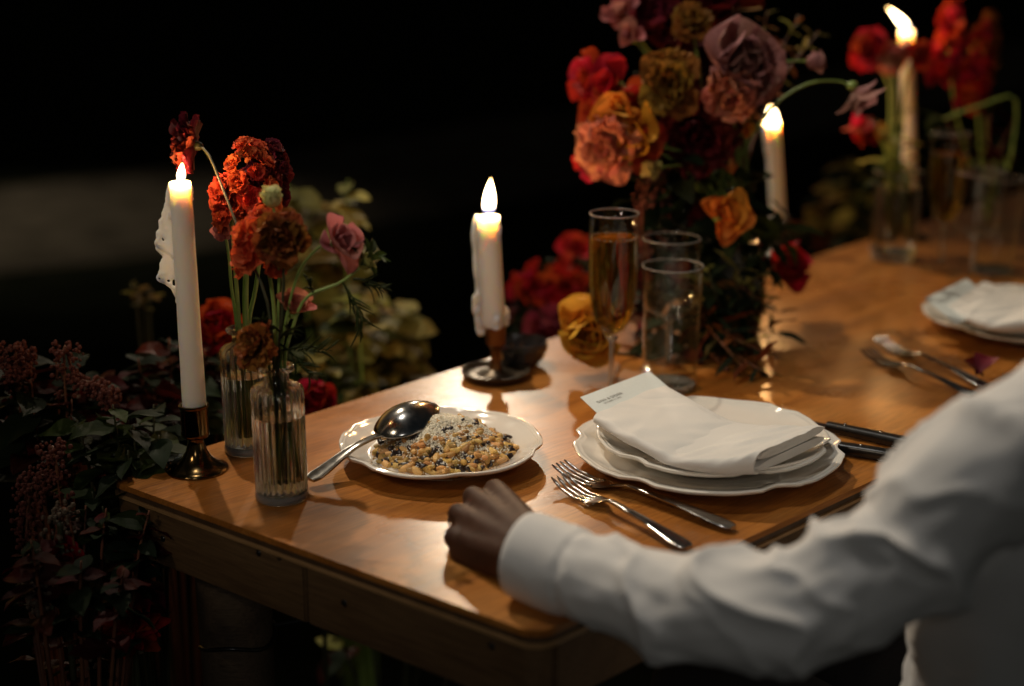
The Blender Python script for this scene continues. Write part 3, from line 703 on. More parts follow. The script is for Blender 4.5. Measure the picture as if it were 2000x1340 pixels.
# forks and knives
def fork(tip, end, label, group, roll=0, lift=0.0):
    d = end-tip; L = d.length; xd = d.normalized(); yd = Vector((0, 0, 1)).cross(xd).normalized(); zd = xd.cross(yd)
    Mx = Matrix((xd, yd, zd)).transposed() @ Matrix.Rotation(roll, 3, 'X'); t = thing('fork', label, 'fork', tip, None, group)
    W = lambda v: tip + Mx @ Vector(v)
    def zp(x): return interp(x/L, [0, .08, .2, .30, .42, .7, 1], [.0125, .0062, .0032, .0055, .0125, .0095, .0045]) + lift
    mb = MB()
    for k in range(4):
        yk = (k-1.5)*.0068; P = [W((x, yk*(1-.10*(1-x/.05)), zp(x))) for x in np.linspace(0, .052, 12)]
        mb.add(*tube(P, [.0008]+[.0015]*5+[.0018]*6, 8))
    N = 10; Vs, Fs = [], []
    for i in range(N+1):
        x = .048+.024*i/N; hw = interp(i/N, [0, .3, .7, 1], [.0122, .0124, .0090, .0036]); z = zp(x)
        for (yy, zz) in ((-hw, 0), (-hw*.5, .0012), (hw*.5, .0012), (hw, 0), (hw*.5, -.0014), (-hw*.5, -.0014)): Vs.append(W((x, yy, z+zz-.0008*(1-abs(yy)/max(hw, 1e-5)))))
    for i in range(N):
        for k in range(6): Fs.append((i*6+k, i*6+(k+1) % 6, (i+1)*6+(k+1) % 6, (i+1)*6+k))
    Fs.append(tuple(range(6))); Fs.append(tuple(N*6+k for k in range(6))); mb.add(Vs, Fs)
    part(t, 'head', mb.V, mb.F, M['silver'], True, sharp=60)
    N = 36; n = 14; Vs, Fs = [], []
    for i in range(N+1):
        u = i/N; x = .071+(L-.071)*u; hw = interp(u, [0, .15, .5, .85, .96, 1], [.0034, .0030, .0048, .0085, .0082, .0045]); th = interp(u, [0, .2, 1], [.0014, .0020, .0018])
        for k in range(n):
            a_ = 2*PI*k/n; e = .0006 if (abs(math.cos(a_)) > .75 and u > .3) else 0
            Vs.append(W((x, hw*math.copysign(abs(math.cos(a_))**.75, math.cos(a_)), zp(x)+math.sin(a_)*th+e)))
    for i in range(N):
        for k in range(n): Fs.append((i*n+k, i*n+(k+1) % n, (i+1)*n+(k+1) % n, (i+1)*n+k))
    Fs.append(tuple(range(n))); Fs.append(tuple(N*n+k for k in range(n)))
    part(t, 'handle', Vs, Fs, M['silver'], True, sharp=60); return t
fork(G(1090, 926), G(1432, 1040), 'silver fork closest to the near dinner plate, handle crossing below it', 'silver forks')
fork(G(1092, 952), G(1345, 1080), 'silver fork half hidden by the white sleeve', 'silver forks')
def knife(butt, tipdir, L, label):
    d = (tipdir-butt); d.z = 0; xd = d.normalized(); yd = Vector((0, 0, 1)).cross(xd); t = thing('table_knife', label, 'knife', (butt.x, butt.y, TZ), None, 'black handled knives')
    W = lambda x, y, z: Vector((butt.x, butt.y, TZ)) + xd*x + yd*y + Vector((0, 0, z))
    def loft(xs, hw, hz, n, e, zc_):
        Vs, Fs = [], []
        for x, a, b in zip(xs, hw, hz):
            for k in range(n):
                th = 2*PI*k/n; Vs.append(W(x, a*math.copysign(abs(math.cos(th))**e, math.cos(th)), zc_+b*math.copysign(abs(math.sin(th))**e, math.sin(th))))
        m_ = len(xs)
        for i in range(m_-1):
            for k in range(n): Fs.append((i*n+k, i*n+(k+1) % n, (i+1)*n+(k+1) % n, (i+1)*n+k))
        Fs.append(tuple(range(n))); Fs.append(tuple((m_-1)*n+k for k in range(n))); return Vs, Fs
    xs = np.linspace(.0105, .105, 24); part(t, 'handle', *loft(xs, [interp(x, [.01, .02, .06, .105], [.0072, .0078, .0070, .0062]) for x in xs], [interp(x, [.01, .03, .105], [.0062, .0064, .0052]) for x in xs], 18, .72, .0070), M['knife'], True, sharp=60)
    xs = np.linspace(0, .0103, 14); part(t, 'butt_cap', *loft(xs, [.0075*(.55+.45*min(1, x/.003))*(1+.04*math.sin(x*3600)) for x in xs], [.0064*(.55+.45*min(1, x/.003))*(1+.04*math.sin(x*3600)) for x in xs], 24, .8, .0070), M['silver'], True, sharp=30)
    bv, bf = prism([W(.1052, -.008, 0), W(L-.02, -.009, 0), W(L, .002, 0), W(L-.01, .008, 0), W(.1052, .007, 0)], TZ+.0045, TZ+.0062); part(t, 'blade', bv, bf, M['silver'], True, False)
    for x in (.045, .085):
        V_, F_ = lathe([(0, .0011), (.0014, .0009), (.0017, 0)], 10); part(t, 'rivet', [v2_+W(x, 0, .0131) for v2_ in [Vector(v) for v in V_]], F_, M['silver'], True)
knife(G(1798, 884), G(1560, 832), .225, 'black handled table knife farther from the table edge')
knife(G(1765, 907), G(1530, 868), .225, 'black handled table knife nearer to the table edge')

# ------------------------------------------------------------------ drinking glasses
def shell(prof, th):
    """outer profile (r,z) from foot to rim -> outer and inner wall"""
    return prof
def rim(t, r, z, k=.0009):
    part(t, 'rim', *lathe([(r+k*math.cos(a), z+k*math.sin(a)) for a in np.linspace(0, 2*PI, 11)[:-1]], 56, closed=True), M['glintglass'])  # bright edge comes from the whitened glass colour
def flute(label, loc, fill, group='champagne flutes'):
    t = thing('champagne_flute', label, 'glass', loc, None, group)
    out = [(0, .0), (.0315, 0), (.032, .0012), (.026, .0026), (.010, .0052), (.0042, .010), (.0036, .020), (.0034, .055), (.0040, .064), (.0078, .0705), (.0150, .079), (.0215, .092), (.0258, .110), (.0280, .132), (.0288, .155), (.0286, .185), (.0280, .2135), (.0277, .2145), (.0270, .2140)]
    inn = [(.0275, .185), (.0278, .155), (.0270, .132), (.0248, .110), (.0204, .092), (.0138, .080), (.0060, .0745), (0, .0735)]
    part(t, 'bowl', *lathe(out+inn, 48), M['glass'])
    zt = fill; lq = [(0, .0742), (.0060, .0752), (.0135, .0806), (.0200, .0926), (.0244, .1105), (.0266, .1325)]+([(.0273, .150)] if zt > .151 else [])+[(.0274, zt), (.0267, zt-.0008), (0, zt-.0010)]
    part(t, 'champagne', *lathe(lq, 48), M['wine'], sharp=50)
    rim(t, .0276, .2140, .0009); rb = random.Random(3); mb = MB()
    for k in range(46):
        a = rb.uniform(0, 6.28); r = .0262*rb.uniform(.94, 1.0); mb.add(*ellipsoid((r*math.cos(a), r*math.sin(a), zt+.0002), (.0009,)*3, 6, 4))
    for k in range(150):
        z = rb.uniform(.085, zt-.002); rr_ = .9*interp(z, [.08, .092, .110, .132, .2], [.011, .019, .024, .026, .027]); a = rb.choice((.4, 1.3, 2.2, 3.4, 4.4, 5.6))+rb.gauss(0, .12); r = rr_*rb.uniform(.2, 1)
        mb.add(*ellipsoid((r*math.cos(a), r*math.sin(a), z), (rb.uniform(.0003, .0006),)*3, 6, 4))
    part(t, 'bubbles', mb.V, mb.F, M['glintglass'], kind='stuff')
    part(t, 'stem_core', *lathe([(0, .0048), (.0036, .0105), (.0030, .020), (.0028, .055), (.0034, .0638), (.0072, .0700), (0, .0722)], 20), M['glintglass']); return t
def tumbler(label, loc, s=1.0, group='water tumblers'):
    t = thing('water_tumbler', label, 'glass', loc, None, group)
    pr = [(0, 0), (.0305, 0), (.0318, .002), (.0355, .146), (.0352, .1475), (.0344, .147), (.0308, .012), (.0285, .0085), (0, .008)]
    part(t, 'tumbler_body', *lathe([(r*s, z*s) for r, z in pr], 48), M['glass'], sharp=60); rim(t, .0349*s, .1470*s, .0010)
    part(t, 'base', *lathe([(0, .0008), (.0285, .0008), (.0300, .0025), (.0302, .0072), (.0280, .0079), (0, .0076)], 40), M['glintglass'], sharp=50); return t
def wineglass(label, loc, s=1.0, group='wine glasses'):
    t = thing('wine_glass', label, 'glass', loc, None, group)
    pr = [(0, 0), (.035, 0), (.0355, .0012), (.028, .003), (.009, .006), (.0042, .012), (.0036, .03), (.0036, .055), (.0055, .062), (.016, .0665), (.028, .076), (.0345, .090), (.0365, .106), (.0360, .135), (.0350, .163), (.0347, .1642), (.0341, .163), (.0352, .135), (.0356, .106), (.0336, .0905), (.0272, .077), (.0150, .0685), (0, .0665)]
    part(t, 'bowl', *lathe([(r*s, z*s) for r, z in pr], 48), M['glass']); rim(t, .0345*s, .1638*s)
    part(t, 'stem_core', *lathe([(0, .006), (.0036*s, .012*s), (.0031*s, .03*s), (.0031*s, .055*s), (.0048*s, .0615*s), (.0120*s, .0660*s), (0, .0662*s)], 20), M['glintglass']); return t
flute('champagne flute filled with pale champagne behind the near napkin', G(1193, 772), .187)
tumbler('empty tall water tumbler right of the near champagne flute', G(1307, 757))
wineglass('empty wine glass just behind the near water tumbler', G(1304, 722), 1.0)

# far place setting
fpC = G(2004, 642)
setting_plates(fpC, 'large white dinner plate of the next place at the right edge', 'white salad plate on the far dinner plate at the right edge', .5)
zc2 = TZ+.034
NP2 = [(G(1852, 612, zc2+.007), G(1925, 563, zc2+.007)), (G(1890, 632, zc2+.003), G(1975, 580, zc2+.003)), (G(1945, 648, zc2), G(2035, 590, zc2)), (G(2010, 650, zc2), G(2100, 602, zc2)), (G(2070, 650, zc2), G(2160, 610, zc2))]
napkin(NP2, 'folded white napkin on the far plates at the right edge', 4.0)
card(G(1806, 583, zc2+.023), G(1888, 545, zc2+.023), G(1950, 592, zc2+.0095), 'white card tucked in the far napkin at the right edge')
fork(G(1716, 676), G(1925, 762), 'upper silver fork of the pair at the far place', 'silver forks')
fork(G(1690, 700), G(1905, 784), 'lower silver fork of the pair at the far place', 'silver forks', lift=.001)
flute('champagne flute with dark champagne at the far place', G(1836, 527), .182)
tumbler('empty water tumbler near the right edge at the far place', G(1938, 532), 1.0)
wineglass('empty wine glass at the far place left of its tumbler', G(1897, 545), 1.0)
vz = G(1743, 506)
t = thing('glass_vase', 'clear straight glass vase holding the red tulip at the back', 'vase', vz)
part(t, 'vase_wall', *lathe([(0, 0), (.036, 0), (.0368, .002), (.0370, .142), (.0350, .142), (.0348, .016), (0, .013)], 40), M['glass'], sharp=50)
part(t, 'base', *lathe([(0, .0008), (.0335, .0008), (.0345, .003), (.0346, .0120), (0, .0120)], 40), M['glintglass'], sharp=50)
rim(t, .0360, .142, .0012)
part(t, 'water', *lathe([(0, .0126), (.0350, .0156), (.0352, .118), (.0345, .1175), (0, .1172)], 40), M['water'], sharp=50)
vz2 = G(1925, 470)
t = thing('glass_vase', 'clear glass vase of tall red stocks behind the far glasses', 'vase', vz2)
part(t, 'vase_wall', *lathe([(0, 0), (.030, 0), (.0308, .002), (.0310, .132), (.0292, .132), (.029, .014), (0, .012)], 40), M['glass'], sharp=50); rim(t, .0301, .132, .0011)
#MORE
# ------------------------------------------------------------------ flowers
def petal_me(name, mat, wid, cup, ruf, freq, pts=0, nu=7, nv=8, seed=0, curl=0, claw=.12, flat=1):
    """unit petal: grows along +X from 0 to 1, upper side +Z. wid half width, cup cross curvature, ruf edge ruffle, curl tip bend, pts>0 pointed tip"""
    Vs, Fs = [], []
    for i in range(nu+1):
        u = i/nu
        if pts: hw = wid*(math.sin(PI*u**.8)**.8*(1-.0*u)) if u < 1 else 0
        else: hw = wid*(claw+(1-claw)*math.sin(min(1, u*1.12)*PI/2)**1.1)*(1-.32*max(0, (u-.72)/.28)**2)
        for j in range(nv+1):
            v = -1+2*j/nv; e = u*u
            x = u*(1-(0 if pts else .22)*abs(v)**2.4*u) + ruf*.35*e*noise.noise(Vector((v*freq, seed, 3.1)))
            y = hw*v
            z = cup*(v*v*hw*1.4) + curl*u**2.2 + .12*math.sin(PI*u)*cup + ruf*e*(math.sin(v*freq*2.3+seed*1.7)*.55+.8*noise.noise(Vector((v*freq*.8, u*2, seed))))
            Vs.append((x, y, z))
    for i in range(nu):
        for j in range(nv): a = i*(nv+1)+j; Fs.append((a, a+nv+1, a+nv+2, a+1))
    return mkmesh(name, Vs, Fs, mat)
CACHE = {}
def petals(kind, mat, seed=0):
    k = (kind, mat.name, seed)
    if k not in CACHE:
        S = dict(ruffle=(.50, .35, .19, 3.6, 0, 7, 12, .12), rose=(.62, .75, .07, 1.5, 0, 7, 8, .34), open=(.50, .45, .08, 1.3, 0, 7, 8, .12), tulip=(.40, 1.0, .04, 1.2, 0, 7, 8, .06),
                 droop=(.34, .4, .05, 1.0, 1, 7, 6, -.1), pom=(.26, .9, .03, 1.0, 0, 5, 4, .2), sepal=(.22, .5, .03, 1, 1, 5, 4, -.25), budk=(.55, .9, .05, 1.2, 0, 6, 6, -.12), small=(.62, .3, .24, 3.2, 0, 4, 7, .16))[kind]
        CACHE[k] = petal_me('petal', mat, S[0], S[1], S[2], S[3], S[4], S[5], S[6], seed*1.37+.4, S[7])
    return CACHE[k]
def axis_m(c, ax, spin=0):
    q = Vector(ax).to_track_quat('Z', 'Y').to_matrix().to_4x4(); return Matrix.Translation(c) @ q @ Matrix.Rotation(spin, 4, 'Z')
def put_petals(root, kind, mat, c, ax, R, rings, seed, name='petal', loose=1.0):
    """rings: (count, elevation deg, length factor, start radius factor, lift factor)"""
    rnd = random.Random(seed); B0 = axis_m(c, ax, rnd.uniform(0, 6)); tot = 0
    for ri, (cnt, el, lf, r0, up) in enumerate(rings):
        for k in range(cnt):
            az = 2*PI*(k+.5*(ri % 2)+rnd.uniform(-.3, .3)*loose)/cnt; e = math.radians(el+rnd.uniform(-11, 11)*loose); s = R*lf*rnd.uniform(1-.13*loose, 1+.17*loose)
            Mx = B0 @ Matrix.Rotation(az, 4, 'Z') @ Matrix.Translation((R*r0, 0, R*up)) @ Matrix.Rotation(-e, 4, 'Y') @ Matrix.Rotation(rnd.uniform(-.25, .25), 4, 'X') @ Matrix.Diagonal((s, s*rnd.uniform(.85, 1.15), s, 1))
            link(name, petals(kind, mat, rnd.randrange(4)), root, Mx); tot += 1
    return tot
RINGS = dict(
    ruffle=[(4, 82, .50, .02, .10), (6, 70, .62, .04, .08), (8, 54, .76, .05, .05), (9, 36, .90, .05, .02), (9, 16, 1.0, .05, 0), (7, -6, .98, .05, -.03)],
    rose=[(3, 86, .62, .05, .06), (5, 80, .70, .12, .04), (6, 70, .80, .18, .01), (7, 56, .90, .20, -.03), (7, 38, 1.0, .20, -.07), (6, 16, 1.02, .18, -.10)],
    open=[(3, 62, .8, .06, 0), (4, 40, 1.0, .06, 0), (4, 22, 1.05, .06, -.03)],
    tulip=[(3, 84, 1.2, .22, -.4), (3, 78, 1.2, .30, -.42)],
    droop=[(6, 38, 1.1, .05, 0)],
    pom=[(6, 80, .5, .05, .1), (9, 60, .65, .08, .06), (11, 40, .8, .1, .02), (12, 18, .95, .1, -.02), (10, -4, 1., .1, -.06)],
    budk=[(3, 88, 1.3, .3, -.6), (4, 86, 1.4, .45, -.65), (4, 80, 1.35, .5, -.68)])
def stem_line(root, P, r, mat, n=18, name='stem'):
    Q = spline(P, n); return part(root, name, *tube([p-root.location for p in Q], [r*(1.15-.3*i/n) for i in range(n+1)], 7), mat)
def feather(root, base, dirv, L, mat, seed, cnt=9):
    rnd = random.Random(seed); d = Vector(dirv).normalized(); mb = MB(); b = Vector(base)-root.location
    a0 = d.orthogonal().normalized(); a1 = d.cross(a0)
    P0 = [b, b+d*L*.5+Vector((0, 0, .08*L)), b+d*L]; mb.add(*tube(spline(P0, 8), [.0011*(1-.08*i) for i in range(9)], 5))
    for k in range(cnt):
        u = .25+.7*k/cnt; p = P0[0].lerp(P0[2], u); an = rnd.uniform(0, 6.3); l = L*(.55-.3*u)*rnd.uniform(.8, 1.2)
        q = p + (d*.75 + (a0*math.cos(an)+a1*math.sin(an))*.8)*l; mb.add(*tube(spline([p, p.lerp(q, .5)+d*l*.1, q+Vector((0, 0, -.15*l))], 5), [.0009, .0010, .0010, .0008, .0006, .0003], 4))
    return part(root, 'feathery_leaf', mb.V, mb.F, mat)
def leaf_me(name, mat, kind='ovate', seed=0):
    nu, nv = 8, 6; Vs, Fs = [], []
    for i in range(nu+1):
        u = i/nu; hw = {'ovate': .30*math.sin(PI*u**.72)**.85, 'lance': .13*math.sin(PI*u**.8)**.8, 'heart': .42*math.sin(PI*u**.52)**.8, 'round': .40*math.sin(PI*u**.8)**.6}[kind] if 0 < u < 1 else .006
        for j in range(nv+1):
            v = -1+2*j/nv; ser = 1+(.06*math.sin(u*26+seed) if abs(v) == 1 else 0)
            Vs.append((u, hw*v*ser, .22*abs(v)*hw - .20*u*u + .05*noise.noise(Vector((u*3, v*2, seed*3.3)))+.03*math.sin(u*9+seed)*abs(v)))
    for i in range(nu):
        for j in range(nv): a = i*(nv+1)+j; Fs.append((a, a+nv+1, a+nv+2, a+1))
    return mkmesh(name, Vs, Fs, mat)
LC = {}
def leaf_of(kind, mat, seed):
    k = (kind, mat.name, seed)
    if k not in LC: LC[k] = leaf_me('leaf', mat, kind, seed)
    return LC[k]
def put_leaf(root, p, d, L, kind, mat, seed, spin=0):
    q = Vector(d).to_track_quat('X', 'Z').to_matrix().to_4x4()
    link('leaf', leaf_of(kind, mat, seed % 4), root, Matrix.Translation(Vector(p)-root.location) @ q @ Matrix.Rotation(spin, 4, 'X') @ Matrix.Diagonal((L, L, L, 1)))

def flower(label, kind, mat, P, ax, R, stem=M['stem'], sr=.0016, seed=0, group=None, cat='flower', name=None, calyx=True, centre=None, leaves=()):
    """P: stem points, the last one is the seat of the bloom; ax: where the bloom faces"""
    P = [Vector(p) for p in P]; nm = name or dict(ruffle='ruffled_flower', rose='garden_rose', open='open_flower', tulip='tulip', droop='drooping_flower', pom='dahlia', budk='flower_bud', stock='stock_flower')[kind]
    t = thing(nm, label, cat, P[0], None, group); c = P[-1]-t.location; ax = Vector(ax).normalized()
    stem_line(t, P, sr, stem)
    if kind == 'stock':
        rnd = random.Random(seed); L = R; a0 = ax.orthogonal().normalized(); a1 = ax.cross(a0); n_ = max(16, int(L/.0030)) if L < .1 else int(L/.0048); fl = []; wid = min(.30*L, .0215) if L < .1 else .017
        for v_ in range(3):
            mb = MB(); rr = random.Random(seed*7+v_)
            for ring, (cnt, el, lf) in enumerate(((3, 72, .7), (5, 40, 1.0), (5, 10, 1.05))):
                for k in range(cnt):
                    pm = petals('small', mat, rr.randrange(4)); Mx = Matrix.Rotation(2*PI*(k+.5*ring)/cnt+rr.uniform(-.2, .2), 4, 'Z') @ Matrix.Rotation(-math.radians(el+rr.uniform(-12, 12)), 4, 'Y') @ Matrix.Scale(lf, 4)
                    mb.add([Mx @ x.co for x in pm.vertices], [tuple(p.vertices) for p in pm.polygons])
            fl.append(mkmesh('floret', mb.V, mb.F, mat))
        for k in range(n_):
            u = k/(n_-1); an = k*2.4; out = wid*(.35+.65*math.sin(PI*min(1, .18+u*.72)))*rnd.uniform(.62, 1.28) ; dd = (a0*math.cos(an)+a1*math.sin(an)); fd = (dd+ax*(.25+1.6*max(0, u-.7)/.3)).normalized()
            p = c + ax*(L*(u-.5)) + dd*out*(1-.6*max(0, u-.75)/.25); s = .0172*(1-.42*u)*rnd.uniform(.7, 1.3)
            link('floret', fl[k % 3], t, axis_m(p, fd, rnd.uniform(0, 6)) @ Matrix.Scale(s, 4))
        return t
    put_petals(t, kind, mat, c, ax, R, RINGS[kind], seed, loose=(1.2 if seed == 201 else 1.8) if 200 <= seed < 420 else 1.0)
    if calyx: part(t, 'calyx', *ellipsoid(c-ax*R*.10, (R*.20, R*.20, R*.16), 10, 6), stem)
    if centre: part(t, 'flower_centre', *ellipsoid(c+ax*R*.16, (R*.17, R*.17, R*.15), 10, 6), centre)
    if kind == 'budk':
        part(t, 'bud_body', *ellipsoid(c, (R*.78, R*.78, R*.85), 14, 10, ax.to_track_quat('Z', 'Y').to_matrix()), mat)
    for (u, dv, L, lk, lm) in leaves:
        Q = spline(P, 20); put_leaf(t, Q[int(u*20)], dv, L, lk, lm, seed)
    return t

yA = v1.y; yB = v2.y
n1 = v1 + Vector((0, 0, .126)); b1 = v1 + Vector((.004, .002, .02))
n2 = v2 + Vector((0, 0, .126)); b2 = v2 + Vector((0, 0, .02))
def off(p, x=0, y=0, z=0): return Vector(p)+Vector((x, y, z))
# front vase
flower('dark red ruffled flower bowing over the flame of the tall left candle', 'ruffle', M['darkred'],
       [off(b1, -.01), off(n1, -.002), V(522, 590, yA), V(478, 480, yA+.02), V(440, 380, yA+.06), V(406, 300, yA+.10), V(380, 284, yA+.115)], (-1, -.10, .20), .029, M['stem_dark'], .0013, 11, leaves=((.93, (.5, .1, -.8), .012, 'lance', M['leaf']),))
flower('brown ruffled flower facing the camera in the middle of the front vase', 'ruffle', M['brown'],
       [off(b1, .002), off(n1, .002), V(552, 600, yA), V(554, 500, yA-.005), V(553, 466, yA-.012)], (.05, -1, .12), .0245, M['stem_dark'], .0014, 21)
flower('pink open flower leaning right above the front vase', 'open', M['pink'],
       [off(b1, .01), off(n1, .005), V(560, 620, yA), V(585, 530, yA), V(625, 482, yA), V(650, 478, yA)], (.55, -.35, .28), .0265, M['stem'], .0014, 33, centre=M['cream'])
flower('salmon flower low on the right above the front vase', 'open', M['salmon'], [off(b1, .004, .004), off(n1, .004, .003), V(558, 640, yA+.01), V(572, 612, yA+.01)], (.35, -.3, .7), .0215, M['stem'], .0013, 41)
flower('rust brown flower drooping low over the shoulder of the front vase', 'ruffle', M['rust'], [off(b1, -.004, -.004), off(n1, -.005, -.004), V(520, 690, yA-.012), V(507, 676, yA-.016)], (-.55, -.55, .35), .0225, M['stem'], .0014, 52)
flower('closed cream green bud standing above the brown flower', 'budk', M['cream'], [off(b1, 0, .006), off(n1, 0, .004), V(545, 560, yA+.01), V(540, 450, yA+.01), V(531, 385, yA+.008)], (-.06, -.1, 1), .0115, M['stem'], .0014, 61)
t = flower('green spiky seed pod on a bent stem at the right of the front vase', 'budk', M['leaf_olive'], [off(b1, .012, .002), off(n1, .008, .001), V(572, 640, yA-.004), V(600, 580, yA-.004), V(665, 552, yA-.004), V(715, 512, yA-.004)], (.7, -.1, .7), .0090, M['stem'], .0015, 71, name='seed_pod', cat='seed pod')
put_petals(t, 'sepal', M['leaf'], V(718, 506, yA-.004)-t.location, (.7, -.1, .7), .017, [(6, 50, 1.0, .3, .1), (6, 15, .9, .2, -.3)], 5, 'bract')
for k, (px, py, dv, L) in enumerate(((668, 550, (.5, -.2, -.9), .045), (672, 556, (.3, .1, -1), .055), (690, 545, (1, -.2, -.25), .036), (612, 572, (-.2, -.4, .8), .02))): feather(t, V(px, py, yA-.004), dv, L, M['leaf'], 80+k)
t = flower('second stock with scarlet florets half hidden behind the brown flower', 'stock', M['coral'], [off(b1, -.003, .006), off(n1, -.002, .005), V(535, 600, yA+.02), V(515, 470, yA+.022)], (.12, 0, 1), .048, M['stem'], .002, 91, leaves=((.5, (-.6, -.2, .5), .04, 'lance', M['leaf']), (.42, (.7, -.4, .3), .045, 'lance', M['leaf'])))
for k, (dv, L) in enumerate((((.9, -.2, .05), .05), ((.8, -.3, -.8), .045), ((.4, -.6, .4), .035), ((-.5, -.5, .5), .03))): feather(t, n1+Vector((.006, -.004, .022+.006*k)), dv, L, M['leaf'], 190+k)
# back vase
flower('tall coral red stock standing in the back bud vase', 'stock', M['coral'], [off(b2, .002), off(n2, .003), V(480, 560, yB), V(484, 470, yB), V(487, 358, yB-.01)], (.06, 0, 1), .070, M['stem'], .0030, 101, leaves=((.45, (-.4, -.3, .8), .05, 'lance', M['leaf']),))
flower('coral red stock bending left in the back bud vase', 'stock', M['coral'], [off(b2, -.004, -.004), off(n2, -.003, -.003), V(462, 560, yB-.01), V(455, 460, yB-.012), V(450, 392, yB-.014)], (-.2, -.1, 1), .038, M['stem'], .0022, 111)
flower('dusky dark pink stock at the upper right of the back bud vase', 'stock', M['plum'], [off(b2, .006, .004), off(n2, .005, .003), V(500, 560, yB+.01), V(515, 440, yB+.012), V(523, 340, yB+.012)], (.15, .1, 1), .052, M['stem'], .0022, 121)
flower('pale pink tulip like bloom hanging left of the back bud vase', 'tulip', M['pink'], [off(b2, -.006), off(n2, -.006), V(452, 560, yB), V(447, 500, yB), V(437, 440, yB)], (-.25, -.3, -.9), .017, M['stem'], .0017, 131)

# ------------------------------------------------------------------ big bouquet in a dark pot, and blooms along the back
bz = G(1418, 652); pot = thing('flower_pot', 'dark glazed pot under the big bouquet', 'pot', bz)
part(pot, 'pot_wall', *lathe([(0, 0), (.040, 0), (.043, .003), (.050, .05), (.046, .10), (.040, .125), (.042, .130), (.036, .130), (.034, .12), (.04, .06), (0, .02)], 40), M['darkglass'], sharp=60)
nb = bz + Vector((0, 0, .12)); bb = bz + Vector((0, 0, .03))
def bq(label, kind, mat, px, py, d, ax, Rpx, seed, via=None, **k):
    c = D(px, py, d); base = bb + Vector((.02*math.cos(seed), .02*math.sin(seed), 0)); nk = nb + Vector((.024*math.cos(seed), .024*math.sin(seed), .01))
    P = [base, nk] + ([D(*v) for v in via] if via else [nk.lerp(c, .5)+Vector((0, 0, .04))]) + [c]
    return flower(label, kind, mat, P, ax, Rpx*d/FPX, k.pop('stem', M['stem']), k.pop('sr', .002), seed, **k)
bd = 1.90
bq('large dusty mauve ranunculus, the biggest bloom of the bouquet', 'rose', M['mauve'], 1440, 125, bd-.08, (.2, -1, .15), 76, 201)
bq('peach bloom tucked under the dusty mauve ranunculus', 'ruffle', M['salmon'], 1425, 180, bd-.10, (0, -1, -.3), 50, 202)
bq('gold brown ruffled bloom left of the mauve ranunculus', 'ruffle', M['gold'], 1308, 165, bd-.08, (-.2, -1, .2), 58, 203)
bq('small yellow brown bloom at the top of the bouquet', 'ruffle', M['gold'], 1352, 48, bd-.04, (0, -.8, .7), 40, 204)
bq('bright orange rose on the left side of the bouquet', 'rose', M['orange'], 1232, 252, bd-.07, (-.5, -.9, .25), 62, 205)
bq('salmon pink ruffled bloom lowest on the left of the bouquet', 'ruffle', M['salmon'], 1195, 282, bd-.08, (-.6, -1, -.1), 62, 206)
bq('crimson flower sticking out farthest left from the bouquet', 'open', M['red'], 1165, 150, bd, (-.9, -.6, .1), 62, 207)
bq('small rosy flower near the upper left of the bouquet', 'open', M['pink'], 1238, 78, bd, (-.5, -.8, .5), 34, 208)
bq('scarlet open flower between the orange rose and the gold brown bloom', 'open', M['red'], 1262, 205, bd-.03, (-.3, -1, .1), 52, 209)
bq('deep red flower above the salmon bloom at the left edge of the bouquet', 'open', M['red'], 1185, 215, bd+.02, (-.8, -.7, .2), 46, 210)
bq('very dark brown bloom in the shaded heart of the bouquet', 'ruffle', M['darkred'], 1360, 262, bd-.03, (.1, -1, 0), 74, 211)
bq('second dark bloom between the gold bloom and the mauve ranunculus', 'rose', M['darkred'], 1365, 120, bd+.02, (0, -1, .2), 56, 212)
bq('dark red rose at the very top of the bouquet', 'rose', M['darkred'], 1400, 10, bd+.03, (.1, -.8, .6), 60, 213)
bq('dark plum rose in the upper left of the bouquet', 'rose', M['plum'], 1290, 55, bd+.05, (-.3, -.8, .5), 54, 214)
bq('small tan bud hanging under the orange rose', 'budk', M['leaf_tan'], 1268, 328, bd-.09, (.6, -.5, -.6), 20, 215)
bq('tiny orange flower right of the dark brown bloom', 'small' if False else 'open', M['orange'], 1455, 255, bd-.05, (.5, -.8, 0), 16, 216)
bq('narrow rust bloom hanging at the lower right of the bouquet', 'tulip', M['rust'], 1428, 318, bd-.05, (.1, -.4, -.9), 22, 217)
bq('orange yellow poppy low beside the bouquet pot', 'open', M['orange'], 1408, 425, bd-.06, (.4, -.9, .3), 62, 218, via=[(1418, 480, bd-.02)])
bq('nodding mauve ranunculus bud on a thin stem right of the bouquet', 'budk', M['mauve'], 1592, 120, bd-.06, (.8, -.3, .35), 21, 219, via=[(1440, 300, bd), (1490, 160, bd-.05), (1530, 122, bd-.06)], sr=.0017)
t = bq('drooping mauve star shaped flower on a long arched stem', 'droop', M['mauve'], 1668, 172, bd-.06, (.55, -.35, -.75), 58, 220, via=[(1440, 330, bd), (1505, 215, bd-.05), (1575, 165, bd-.06), (1635, 158, bd-.06)], sr=.0018)
bq('crimson bloom lying low at the right foot of the bouquet', 'rose', M['red'], 1522, 528, 2.02, (.6, -.7, .5), 44, 221, via=[(1470, 540, 1.98)])
bq('bright crimson open bloom at the middle left of the bouquet above the orange rose', 'open', M['red'], 1205, 165, bd-.05, (-.5, -.9, .35), 58, 231)
bq('red orange open bloom between the salmon bloom and the dark heart of the bouquet', 'open', M['coral'], 1262, 282, bd-.07, (.1, -1, .1), 48, 232)
bq('small scarlet bloom hanging at the lower left edge of the bouquet', 'open', M['red'], 1158, 320, bd-.03, (-.7, -.7, -.2), 34, 233)
bq('pink open bloom peeping over the top left of the bouquet', 'open', M['pink'], 1215, 30, bd+.03, (-.4, -.8, .6), 38, 234)
